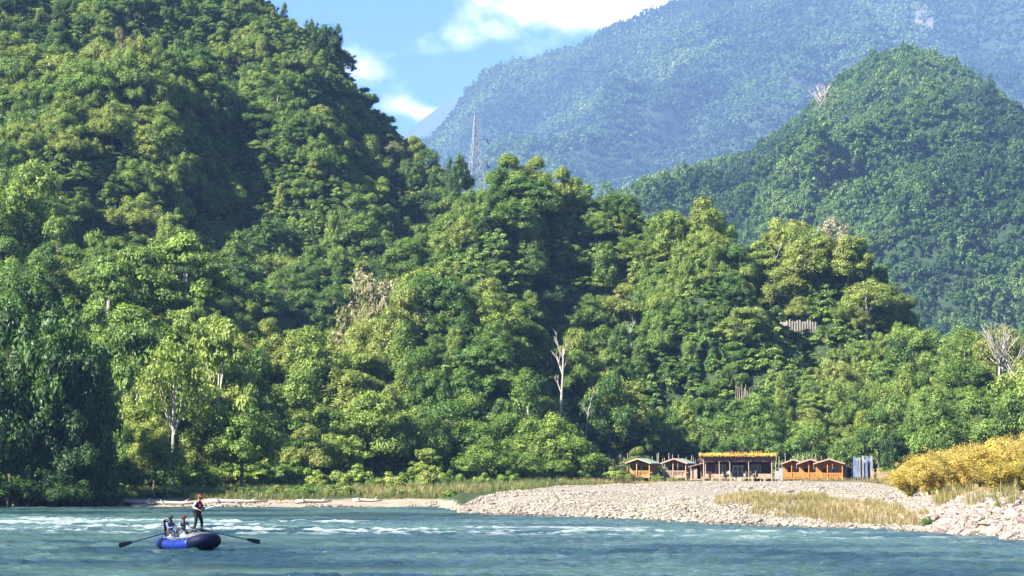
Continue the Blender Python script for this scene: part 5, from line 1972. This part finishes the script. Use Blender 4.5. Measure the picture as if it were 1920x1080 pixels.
# ---- banner flags
BL_W = pmat('banner_white', (0.20, 0.22, 0.27), (0.10, 0.12, 0.17), 3, 0.8)
BL_B = pmat('banner_blue', (0.12, 0.18, 0.34), (0.08, 0.12, 0.25), 3, 0.8)
for j in range(9):
    ppx = 1599 + j * 3.9 + rr_.uniform(-0.8, 0.8)
    d = 312 + rr_.uniform(-2.5, 2.5)
    x = (ppx - 960) / F * d
    g = gz(x, d)
    b = empty('banner_flag', (x, d, g), rr_.uniform(-0.6, 0.6), ('white' if j % 3 else 'bluish') + ' upright banner flag on a pole, ' + ORD[j] + ' from left', 'flag', 'upright banner flags right of the orange cabins')
    h = rr_.uniform(2.9, 3.6)
    MB().tube([(0, 0, -0.3), (0, 0, h)], 0.03, 6).build('pole', LOG, b)
    v, f = [], []
    for k in range(9):
        z = 0.45 + (h - 0.55) * k / 8
        for q in range(3):
            v.append((0.03 + q * 0.13, 0.04 * math.sin(k * 0.9 + q * 1.3 + j), z))
    nv_ = len(v)
    v += [(a, b_ + 0.008, c_) for a, b_, c_ in v]
    for k in range(8):
        for q in range(2):
            i = k * 3 + q
            f += [(i, i + 1, i + 4, i + 3), (nv_ + i, nv_ + i + 3, nv_ + i + 4, nv_ + i + 1)]
    mb = MB().add(v, f)
    mb.build('cloth', BL_W if j % 3 else BL_B, b, smooth=True)

# ---- pale terrace wall and pale pole screens on the slope
x = (1500 - 960) / F * D_WALL
g = gz(x, D_WALL)
tw = empty('retaining_wall', (x, D_WALL, g), R(4), 'pale retaining wall with upright ribs half hidden on the slope above the orange cabins', 'wall')
PALEW = pmat('weathered_render', (0.42, 0.37, 0.29), (0.28, 0.25, 0.19), 1.2, 0.9, 0.4, 6)
MB().box(-3.4, 3.2, 0, 0.4, -1.5, 2.4).build('wall_body', PALEW, tw)
for k in range(12):
    xx = -2.2 + k * 0.45
    MB().box(xx - 0.09, xx + 0.09, -0.2, -0.002, -1.5, 2.6 + 0.2 * math.sin(k * 1.7)).build('rib', PALEW, tw)
x = (208 - 960) / F * D_POLES
g = gz(x, D_POLES)
ps = empty('pole_screen', (x, D_POLES, g), R(6), 'row of bleached upright poles on the left slope below a golden tree', 'poles')
for k in range(17):
    xx = -3.4 + k * 0.40 + rr_.uniform(-0.18, 0.18)
    h = rr_.uniform(1.0, 2.6) if k > 4 else rr_.uniform(2.2, 4.2)
    MB().tube([(xx, rr_.uniform(-0.3, 0.3), -1.0), (xx + rr_.uniform(-0.2, 0.2), 0, h)], [0.11, 0.06], 6).build('pole', DEADW, ps)
x = (1400 - 960) / F * D_YPOLES
ps = empty('pole_screen', (x, D_YPOLES, gz(x, D_YPOLES)), R(0), 'small group of thin yellowish poles on the bright slope above the lodge', 'poles')
for k in range(12):
    xx = -1.8 + k * 0.32
    h = rr_.uniform(1.6, 3.4)
    MB().tube([(xx, 0, -1.0), (xx + rr_.uniform(-0.2, 0.2), 0, h)], [0.07, 0.04], 6).build('pole', LOG, ps)

# rock scar high on the mountain
def mz(x, y):
    return float(mtn_z(np.array([x]), np.array([float(y)]))[0])


SCAR = pmat('pale_cliff', (0.16, 0.14, 0.12), (0.09, 0.08, 0.07), 0.05, 0.9, 0.8, 0.3)
vs, fs = [], []
SC_D = march(mtn_z, 1742, 42, 3900, 6500)
for i in range(9):
    for j in range(6):
        ppx = 1722 + 5.0 * i + 1.5 * j + rr_.uniform(-2, 2)
        d = SC_D + 19 * j + rr_.uniform(-5, 5) - 5 * i
        x = (ppx - 960) / F * d
        vs.append((x, d, mz(x, d) + 16 + rr_.uniform(-3, 4) - (12 if i in (0, 8) or j in (0, 5) else 0)))
for i in range(8):
    for j in range(5):
        a = i * 6 + j
        fs.append((a, a + 6, a + 7, a + 1))
o = MB().add(vs, fs).build('rock_scar', SCAR)
tag(o, 'pale bare rock scar high on the blue mountain', 'cliff')

# ---- driftwood on the sand strip
for (ppx, d, L_, rz, lb) in ((250, 221, 5.5, 0.1, 'long bleached driftwood log at the upstream end of the sand strip'), (330, 219.5, 4.0, -0.15, 'bleached driftwood log on the sand behind the raft'), (445, 220, 6.0, 0.05, 'dark-sided driftwood log on the sand right of the angler'), (590, 219, 3.4, 0.2, 'short driftwood log on the middle of the sand strip'), (690, 220, 2.8, -0.1, 'small driftwood log on the right part of the sand strip')):
    x = (ppx - 960) / F * d
    m = MB()
    m.tube([(-L_ / 2, 0, 0.12), (-L_ / 4, 0.1, 0.17), (L_ / 5, -0.05, 0.15), (L_ / 2, 0.1, 0.2)], [0.2, 0.18, 0.14, 0.07], 9)
    m.tube([(L_ / 5, 0, 0.15), (L_ / 3, 0.3, 0.55)], [0.08, 0.03], 6).tube([(-L_ / 4, 0, 0.15), (-L_ / 3, -0.3, 0.45)], [0.08, 0.03], 6)
    o = m.build('driftwood_log', DEADW, None, (x, d, gz(x, d)), smooth=True)
    o.rotation_euler = (0, 0, rz)
    tag(o, lb, 'driftwood', 'driftwood logs on the sand strip')

# ------------------------------------------------------------------ raft and crew
RB = pmat('raft_blue', (0.004, 0.02, 0.16), (0.003, 0.014, 0.11), 2, 0.45, spec=0.3)
RK = pmat('raft_black', (0.003, 0.003, 0.006), (0.005, 0.005, 0.009), 2, 0.7, spec=0.06)
RG = pmat('raft_grey_cover', (0.13, 0.13, 0.115), (0.055, 0.06, 0.055), 6, 0.8, 0.4, 12)
FR = pmat('frame_steel_blue', (0.20, 0.24, 0.36), None, 3, 0.3, metal=0.5)
OARS = pmat('oar_shaft_blue', (0.02, 0.04, 0.11), (0.014, 0.028, 0.08), 3, 0.4)
OARB = pmat('oar_blade_black', (0.02, 0.02, 0.035), None, 3, 0.4)
SKIN = pmat('skin', (0.30, 0.17, 0.11), (0.25, 0.14, 0.09), 8, 0.55)
SKIND = pmat('skin_dark', (0.10, 0.055, 0.04), (0.075, 0.042, 0.03), 8, 0.55)
HAIR = pmat('hair_black', (0.015, 0.012, 0.01), None, 8, 0.6)

RZ = R(-50.0)
RD = 108.0
rx_ = (355 - 960) / F * RD
raft = empty('raft', (rx_, RD, 0), RZ, 'blue inflatable oar raft with black bow carrying three people', 'raft')


def raft_w(p):
    c, s = math.cos(RZ), math.sin(RZ)
    return (rx_ + p[0] * c - p[1] * s, RD + p[0] * s + p[1] * c, p[2])


def ring(t):
    c, s = math.cos(t), math.sin(t)
    e = 0.62
    x = 1.82 * math.copysign(abs(c) ** e, c)
    y = 0.66 * math.copysign(abs(s) ** e, s)
    rise = 0.30 * max(0, x / 1.82) ** 2.2 + 0.10 * max(0, -x / 1.82) ** 2.2
    return Vector((x, y, 0.24 + rise))


def ring_arc(a, b, name, mat, dr=0.0, n=22):
    pts = [ring(a + (b - a) * k / n) for k in range(n + 1)]
    rr = [0.245 + dr + 0.05 * max(0, p.x / 1.82) for p in pts]
    return MB().tube(pts, rr, 14).build(name, mat, raft, smooth=True)


ring_arc(-1.0, 1.0, 'bow_tube', pmat('raft_navy', (0.003, 0.005, 0.022), (0.004, 0.007, 0.03), 2, 0.6, spec=0.12))
ring_arc(1.0, 2 * math.pi - 1.0, 'side_tube', RB, 0.0, 34)
ring_arc(-2.12, -1.86, 'wear_patch', RK, 0.012, 5)
ring_arc(1.86, 2.12, 'wear_patch', RK, 0.012, 5)
# hull under the tube
hv, hf = [], []
NH = 40
for k in range(NH):
    p = ring(2 * math.pi * k / NH)
    hv += [(p.x * 0.90, p.y * 1.0, -0.15), (p.x * 1.0, p.y * 1.1, p.z - 0.05)]
for k in range(NH):
    a, b = 2 * k, 2 * ((k + 1) % NH)
    hf.append((a, b, b + 1, a + 1))
hf.append(tuple(2 * k for k in range(NH))[::-1])
MB().add(hv, hf).build('hull', RK, raft, smooth=True)
MB().box(-1.45, 1.45, -0.5, 0.5, 0.14, 0.2).build('floor', RG, raft)
for xx in (-0.62, 0.55):
    MB().tube([(xx, -0.52, 0.42), (xx, 0, 0.44), (xx, 0.52, 0.42)], 0.15, 12).build('thwart', RG, raft, smooth=True)
fr = MB()
for yy in (-0.72, 0.72):
    fr.tube([(-0.9, yy, 0.58), (0.75, yy, 0.60)], 0.028, 8)
for xx in (-0.9, -0.15, 0.75):
    fr.tube([(xx, -0.72, 0.59), (xx, 0.72, 0.59)], 0.028, 8)
fr.build('rowing_frame', FR, raft)
for s_ in (-1, 1):
    MB().tube([(0.15, s_ * 0.72, 0.58), (0.15, s_ * 0.74, 0.86)], 0.022, 8).ball((0.15, s_ * 0.745, 0.9), 0.05, 8, 5).build('oarlock', FR, raft)
# gear: padded cover lashed over the bow
v_, f_, nu_, nv2 = [], [], 20, 8
for j in range(nv2 + 1):
    phh = math.pi / 2 * j / nv2
    for i in range(nu_):
        t = 2 * math.pi * i / nu_
        w = 1 + 0.06 * math.sin(5 * t) + 0.05 * math.sin(9 * t + j)
        v_.append((1.05 + 0.52 * w * math.sin(phh) * math.copysign(abs(math.cos(t)) ** 0.7, math.cos(t)), 0.60 * w * math.sin(phh) * math.copysign(abs(math.sin(t)) ** 0.7, math.sin(t)), 0.56 + 0.30 * math.cos(phh) ** 0.6 + 0.02 * math.sin(7 * t)))
for j in range(nv2):
    for i in range(nu_):
        i2 = (i + 1) % nu_
        f_.append((j * nu_ + i, (j + 1) * nu_ + i, (j + 1) * nu_ + i2, j * nu_ + i2))
MB().add(v_, f_).build('bow_cover', RG, raft, smooth=True)
MB().tube([(1.25, -0.45, 0.72), (1.3, -0.42, 1.0), (1.45, -0.1, 1.12), (1.55, 0.2, 1.08), (1.62, 0.4, 0.95), (1.58, 0.45, 0.72)], 0.02, 8).build('leaning_bar', FR, raft)
bag_m = pmat('dry_bag_white', (0.20, 0.21, 0.23), (0.12, 0.13, 0.15), 5, 0.6, 0.3, 10)
for (p, r_, s3, lb) in (((0.40, -0.42, 0.62), 0.26, (1.25, 0.8, 0.75), 'white dry bag slumped beside the standing angler'), ((-0.75, -0.45, 0.55), 0.2, (1.2, 0.8, 0.7), 'pale grey dry bag near the seated passenger feet')):
    o = MB().ball((0, 0, 0), r_, 14, 9, s3).tube([(0, 0, 0), (0.05, 0, r_ * 0.95)], [0.09, 0.07], 8).build('dry_bag', bag_m, None, raft_w(p), smooth=True)
    o.rotation_euler = (0.2, 0.15, RZ)
    tag(o, lb, 'bag')
# stern chair
chr_ = empty('raft_chair', raft_w((-1.55, -0.05, 0.42)), RZ, 'black high-backed chair at the stern of the raft', 'chair')
cm_ = MB()
for yy in (-0.22, 0.22):
    cm_.tube([(0.30, yy, -0.18), (0.0, yy, 0.25), (-0.12, yy, 0.95)], 0.022, 8)
cm_.tube([(-0.12, -0.22, 0.95), (-0.13, 0, 1.0), (-0.12, 0.22, 0.95)], 0.022, 8)
cm_.build('chair_frame', RK, chr_)
MB().add([(0.0, -0.2, 0.24), (0.0, 0.2, 0.24), (-0.11, 0.2, 0.93), (-0.11, -0.2, 0.93), (-0.03, -0.2, 0.24), (-0.03, 0.2, 0.24), (-0.14, 0.2, 0.93), (-0.14, -0.2, 0.93)], [(0, 1, 2, 3), (7, 6, 5, 4), (0, 4, 5, 1), (1, 5, 6, 2), (2, 6, 7, 3), (3, 7, 4, 0)]).build('backrest', RK, chr_)
MB().box(0.0, 0.45, -0.2, 0.2, 0.16, 0.22).build('seat', RK, chr_)
# oars
for s_, lb in ((-1, 'long dark oar reaching toward the left shore side of the raft'), (1, 'long dark oar reaching right behind the raft bow')):
    hnd = Vector((0.02, s_ * 0.28, 1.02))
    bl = Vector((0.25, s_ * 3.15, 0.44))
    u = (bl - hnd).normalized()
    oa = empty('oar', raft_w((0, 0, 0)), RZ, lb, 'oar', 'oars of the raft')
    MB().tube([hnd, hnd.lerp(bl, 0.5), bl], [0.028, 0.028, 0.025], 8).build('shaft', OARS, oa)
    MB().tube([hnd - u * 0.14, hnd], 0.024, 8).build('grip', OARB, oa)
    side = Vector((1, 0, 0)).cross(u).normalized()
    pr = [(0.0, 0.03), (0.12, 0.07), (0.35, 0.10), (0.62, 0.115), (0.74, 0.10)]
    v_, f_ = [], []
    for (t, w) in pr:
        c = bl + u * (t - 0.05)
        for a, b in ((-w, -0.009), (w, -0.009), (w, 0.009), (-w, 0.009)):
            v_.append(tuple(c + side * a + Vector((1, 0, 0)) * b))
    for k in range(len(pr) - 1):
        for q in range(4):
            q2 = (q + 1) % 4
            f_.append((k * 4 + q, k * 4 + q2, k * 4 + 4 + q2, k * 4 + 4 + q))
    f_ += [(3, 2, 1, 0), tuple(len(v_) - 4 + k for k in range(4))]
    MB().add(v_, f_).build('blade', OARB, oa)


# ---- people: continuous skinned bodies with clothes as children
def skin_obj(name, pts, edges, mat, parent, root_key, sub=1):
    keys = list(pts)
    me = bpy.data.meshes.new(name)
    me.from_pydata([pts[k][:3] for k in keys], [(keys.index(a), keys.index(b)) for a, b in edges], [])
    me.materials.append(mat)
    o = link(name, me, parent)
    md = o.modifiers.new('skin', 'SKIN')
    md.use_smooth_shade = True
    if not me.skin_vertices:
        with bpy.context.temp_override(object=o, active_object=o):
            bpy.ops.mesh.customdata_skin_add()
    for i, k in enumerate(keys):
        r = pts[k][3]
        r2 = pts[k][4] if len(pts[k]) > 4 else r
        me.skin_vertices[0].data[i].radius = (r, r2)
        me.skin_vertices[0].data[i].use_root = (k == root_key)
    s = o.modifiers.new('sub', 'SUBSURF')
    s.levels = s.render_levels = sub
    return o


def add_hand(P, E, wrist, tip_dir, side, up_, key):
    """palm, four curled fingers of unequal length, thumb from the side of the palm"""
    w = Vector(P[wrist][:3])
    d, s, u = Vector(tip_dir).normalized(), Vector(side).normalized(), Vector(up_).normalized()
    pm = w + d * 0.06
    P[key + 'p'] = (*pm, 0.026)
    E.append((wrist, key + 'p'))
    for i, (o_, L) in enumerate(((-0.024, 0.060), (-0.008, 0.072), (0.008, 0.068), (0.024, 0.052))):
        b = pm + d * 0.035 + s * o_
        P[f'{key}f{i}a'] = (*b, 0.010)
        P[f'{key}f{i}b'] = (*(b + d * L * 0.5 - u * L * 0.25), 0.009)
        P[f'{key}f{i}c'] = (*(b + d * L * 0.55 - u * L * 0.75), 0.008)
        E += [(key + 'p', f'{key}f{i}a'), (f'{key}f{i}a', f'{key}f{i}b'), (f'{key}f{i}b', f'{key}f{i}c')]
    t = w + d * 0.035 + s * -0.03
    P[key + 't1'] = (*t, 0.011)
    P[key + 't2'] = (*(t + d * 0.035 - s * 0.02 - u * 0.02), 0.009)
    E += [(wrist, key + 't1'), (key + 't1', key + 't2')]


def person(loc, rz, J, label, shirt, trousers, shoes, hat, hatname, vest=None, skin=SKIN, brim=0.14):
    root = empty('person', loc, rz, label, 'person')
    P = {}
    g = lambda k: Vector(J[k])
    P['pelvis'] = (*J['pelvis'], 0.125, 0.10)
    P['waist'] = (*g('pelvis').lerp(g('chest'), 0.45), 0.12, 0.095)
    P['chest'] = (*J['chest'], 0.14, 0.10)
    nk = g('chest').lerp(g('head'), 0.55)
    P['neck'] = (*nk, 0.05)
    P['head'] = (*J['head'], 0.082, 0.095)
    P['crown'] = (*(g('head') + (g('head') - nk).normalized() * 0.10), 0.07, 0.085)
    E = [('pelvis', 'waist'), ('waist', 'chest'), ('chest', 'neck'), ('neck', 'head'), ('head', 'crown')]
    for s_ in 'lr':
        P['sh' + s_] = (*J['sh' + s_], 0.058)
        P['el' + s_] = (*J['el' + s_], 0.043)
        P['wr' + s_] = (*J['wr' + s_], 0.027)
        P['hip' + s_] = (*J['hip' + s_], 0.085)
        P['kn' + s_] = (*J['kn' + s_], 0.058)
        P['an' + s_] = (*J['an' + s_], 0.04)
        P['to' + s_] = (*J['to' + s_], 0.036)
        P['th' + s_] = (*g('hip' + s_).lerp(g('kn' + s_), 0.4), 0.078)
        P['ca' + s_] = (*g('kn' + s_).lerp(g('an' + s_), 0.35), 0.056)
        E += [('chest', 'sh' + s_), ('sh' + s_, 'el' + s_), ('el' + s_, 'wr' + s_), ('pelvis', 'hip' + s_), ('hip' + s_, 'th' + s_), ('th' + s_, 'kn' + s_), ('kn' + s_, 'ca' + s_), ('ca' + s_, 'an' + s_), ('an' + s_, 'to' + s_)]
    body_keys = list(P)
    SE = [e for e in E]
    for s_ in 'lr':
        dr = (g('wr' + s_) - g('el' + s_))
        add_hand(P, E, 'wr' + s_, dr, (0, 1 if s_ == 'l' else -1, 0), (0, 0, 1), 'h' + s_)
    skin_obj('body', P, E, skin, root, 'pelvis', 1)
    # shirt and trousers follow the same joints, a little wider
    sk = ['waist', 'chest', 'shl', 'shr', 'ell', 'elr', 'wrl', 'wrr']
    SP_ = {k: (*P[k][:3], *[r + 0.016 for r in P[k][3:]]) for k in sk}
    SP_['hem'] = (*g('pelvis').lerp(Vector(P['waist'][:3]), 0.3), 0.14, 0.115)
    SP_['collar'] = (*g('chest').lerp(nk, 0.6), 0.075, 0.07)
    for s_ in 'lr':
        SP_['wr' + s_] = (*g('el' + s_).lerp(g('wr' + s_), 0.88), 0.042)
    skin_obj('shirt', SP_, [('hem', 'waist'), ('waist', 'chest'), ('chest', 'collar'), ('chest', 'shl'), ('chest', 'shr'), ('shl', 'ell'), ('shr', 'elr'), ('ell', 'wrl'), ('elr', 'wrr')], shirt, root, 'chest', 1)
    TP = {'pelvis': (*P['pelvis'][:3], 0.145, 0.12)}
    TE = []
    for s_ in 'lr':
        for k in ('hip', 'th', 'kn', 'ca'):
            TP[k + s_] = (*P[k + s_][:3], P[k + s_][3] + 0.02)
        TP['cuff' + s_] = (*g('kn' + s_).lerp(g('an' + s_), 0.9), 0.06)
        TE += [('pelvis', 'hip' + s_), ('hip' + s_, 'th' + s_), ('th' + s_, 'kn' + s_), ('kn' + s_, 'ca' + s_), ('ca' + s_, 'cuff' + s_)]
    skin_obj('trousers', TP, TE, trousers, root, 'pelvis', 1)
    for s_ in 'lr':
        a, t = g('an' + s_), g('to' + s_)
        MB().tube([a + Vector((-0.05, 0, -0.03)), a.lerp(t, 0.5) + Vector((0, 0, -0.015)), t + (t - a).normalized() * 0.05], [0.055, 0.058, 0.035], 10).build('shoe', shoes, root, smooth=True)
    hd = g('head')
    upv = (hd - nk).normalized()
    c = hd + upv * 0.065
    m = MB().ball((c.x - 0.01, c.y, c.z), 0.118, 14, 8, (1.06, 0.95, 0.88))
    m.build(hatname, hat, root, smooth=True)
    v, f = [], []
    for k in range(13):
        t = -1.25 + 2.5 * k / 12
        for rr, zz in ((0.09, 0.0), (0.09 + brim * math.cos(t) ** 0.8 if math.cos(t) > 0 else 0.09, -0.03)):
            v.append((c.x + rr * math.cos(t), c.y + rr * math.sin(t) * 0.9, c.z + zz + 0.0))
    nn = len(v)
    v += [(a, b, z + 0.008) for a, b, z in v]
    for k in range(12):
        f += [(2 * k, 2 * k + 1, 2 * k + 3, 2 * k + 2), (nn + 2 * k, nn + 2 * k + 2, nn + 2 * k + 3, nn + 2 * k + 1), (2 * k + 1, nn + 2 * k + 1, nn + 2 * k + 3, 2 * k + 3)]
    MB().add(v, f).build('hat_brim', hat, root)
    # face: nose, eyes, ears, mouth, hair at the nape
    fc = hd + Vector((0.088, 0, -0.005))
    MB().ball((fc.x + 0.012, fc.y, fc.z - 0.005), 0.02, 8, 6, (1, 0.7, 1.3)).build('nose', skin, root, smooth=True)
    for s_ in (-1, 1):
        MB().ball((fc.x - 0.008, fc.y + s_ * 0.033, fc.z + 0.022), 0.011, 8, 5).build('eye', HAIR, root)
        MB().ball((hd.x - 0.01, hd.y + s_ * 0.088, hd.z), 0.026, 8, 5, (0.8, 0.4, 1.2)).build('ear', skin, root, smooth=True)
    MB().ball((fc.x - 0.004, fc.y, fc.z - 0.05), 0.02, 8, 5, (0.4, 1.2, 0.35)).build('mouth', THATCH_R, root)
    MB().ball((hd.x - 0.045, hd.y, hd.z + 0.01), 0.078, 10, 7, (0.8, 1.05, 1.1)).build('hair', HAIR, root, smooth=True)
    if vest:
        ch, wa = g('chest'), Vector(P['waist'][:3])
        ax = (ch - wa).normalized()
        rows = [(-0.06, 0.155, 0.20), (0.04, 0.165, 0.205), (0.16, 0.165, 0.20), (0.27, 0.15, 0.175), (0.33, 0.12, 0.13)]
        v, f, n_ = [], [], 16
        for (t, ra, rb_) in rows:
            for k in range(n_):
                a = 2 * math.pi * k / n_
                p = wa + ax * t + Vector((math.cos(a) * ra, math.sin(a) * rb_, 0))
                v.append(tuple(p))
        for j in range(len(rows) - 1):
            for k in range(n_):
                k2 = (k + 1) % n_
                f.append((j * n_ + k, j * n_ + k2, (j + 1) * n_ + k2, (j + 1) * n_ + k))
        f.append(tuple(range(n_))[::-1])
        ve = MB().add(v, f).build('life_vest', vest, root, smooth=True)
        for s_ in (-1, 1):
            p = wa + ax * 0.12 + Vector((0.16, s_ * 0.075, 0))
            MB().box(p.x - 0.01, p.x + 0.045, p.y - 0.05, p.y + 0.05, p.z - 0.07, p.z + 0.08).build('vest_pocket', pmat('vest_panel_red', (0.16, 0.02, 0.022), None, 4, 0.7), ve)
        MB().tube([wa + ax * 0.02 + Vector((0.17 * math.cos(a), 0.21 * math.sin(a), 0)) for a in np.linspace(0, 6.283, 17)[:-1]], 0.012, 6, closed=True).build('vest_strap', RK, ve)
    return root


SH_W = pmat('shirt_white', (0.46, 0.41, 0.39), (0.36, 0.32, 0.31), 6, 0.8)
SH_L = pmat('shirt_lavender', (0.12, 0.135, 0.24), (0.08, 0.095, 0.18), 6, 0.8)
SH_G = pmat('shirt_pale_grey', (0.16, 0.175, 0.20), (0.10, 0.115, 0.14), 6, 0.8)
TR_K = pmat('trousers_black', (0.008, 0.009, 0.01), None, 6, 0.8)
TR_G = pmat('trousers_grey', (0.07, 0.07, 0.075), (0.04, 0.04, 0.045), 6, 0.8)
CAP_R = pmat('cap_rust', (0.20, 0.045, 0.025), (0.14, 0.03, 0.02), 6, 0.8)
CAP_D = pmat('cap_dark_red', (0.08, 0.012, 0.015), None, 6, 0.8)
CAP_G = pmat('cap_green', (0.005, 0.028, 0.016), None, 6, 0.8)
VEST = pmat('vest_dark_red', (0.09, 0.012, 0.02), (0.03, 0.01, 0.014), 5, 0.7, contrast=1.5)

JS = dict(pelvis=(0, 0, 0.93), chest=(0.05, 0, 1.30), head=(0.13, 0, 1.585), shl=(0.05, 0.185, 1.40), shr=(0.05, -0.185, 1.40), ell=(0.10, 0.27, 1.14), elr=(-0.03, -0.29, 1.13), wrl=(0.32, 0.16, 1.08), wrr=(0.22, -0.20, 1.03),
          hipl=(0, 0.10, 0.90), hipr=(0, -0.10, 0.90), knl=(0.16, 0.15, 0.50), knr=(0.02, -0.14, 0.48), anl=(0.14, 0.17, 0.10), anr=(-0.08, -0.15, 0.10), tol=(0.29, 0.19, 0.045), tor=(0.07, -0.17, 0.045))
person(raft_w((0.84, -0.02, 0.86)), RZ + 0.45, JS, 'person standing in the raft bow in rust cap, white sleeves, dark red vest', SH_W, TR_K, RK, CAP_R, 'cap', VEST)
JT = dict(pelvis=(0, 0, 0.12), chest=(0.04, 0, 0.50), head=(0.09, 0, 0.80), shl=(0.04, 0.18, 0.61), shr=(0.04, -0.18, 0.61), ell=(0.20, 0.28, 0.42), elr=(0.20, -0.28, 0.42), wrl=(0.42, 0.31, 0.42), wrr=(0.42, -0.31, 0.42),
          hipl=(0.02, 0.10, 0.10), hipr=(0.02, -0.10, 0.10), knl=(0.44, 0.16, 0.22), knr=(0.44, -0.16, 0.22), anl=(0.58, 0.16, -0.20), anr=(0.58, -0.16, -0.20), tol=(0.74, 0.17, -0.24), tor=(0.74, -0.17, -0.24))
person(raft_w((-0.44, 0.0, 0.66)), RZ, JT, 'person rowing in the middle of the raft in dark red cap and pale shirt', SH_G, TR_G, RK, CAP_D, 'cap', None, SKIND)
JU = dict(JT)
JU.update(ell=(0.16, 0.25, 0.36), elr=(0.20, -0.25, 0.36), wrl=(0.42, 0.14, 0.38), wrr=(0.44, -0.12, 0.40), chest=(-0.02, 0, 0.50), head=(0.05, 0, 0.81), shl=(-0.02, 0.18, 0.61), shr=(-0.02, -0.18, 0.61))
person(raft_w((-1.50, -0.05, 0.64)), RZ + 0.15, JU, 'person sitting in the stern chair in green cap and lavender shirt', SH_L, TR_G, RK, CAP_G, 'cap', None, SKIND, 0.1)
MB().box(-0.18, 0.18, -0.25, 0.25, 0.58, 0.66).build('rower_seat', RK, raft, (-0.42, 0, 0))
# fishing rod in the standing angler's hands
rd = empty('fishing_rod', raft_w((0.84, -0.02, 0.86)), RZ + 0.45, 'thin fishing rod held forward by the standing angler', 'fishing rod')
MB().tube([(0.16, -0.10, 0.99), (0.45, -0.04, 1.08)], [0.016, 0.014], 8).build('grip', RK, rd)
MB().tube([(0.45, -0.04, 1.08), (1.2, 0.12, 1.30), (2.3, 0.34, 1.55)], [0.010, 0.006, 0.003], 6).build('blank', FR, rd)
MB().tube([(0.33, -0.09, 1.0), (0.33, -0.03, 1.0)], 0.035, 10).build('reel', RK, rd)
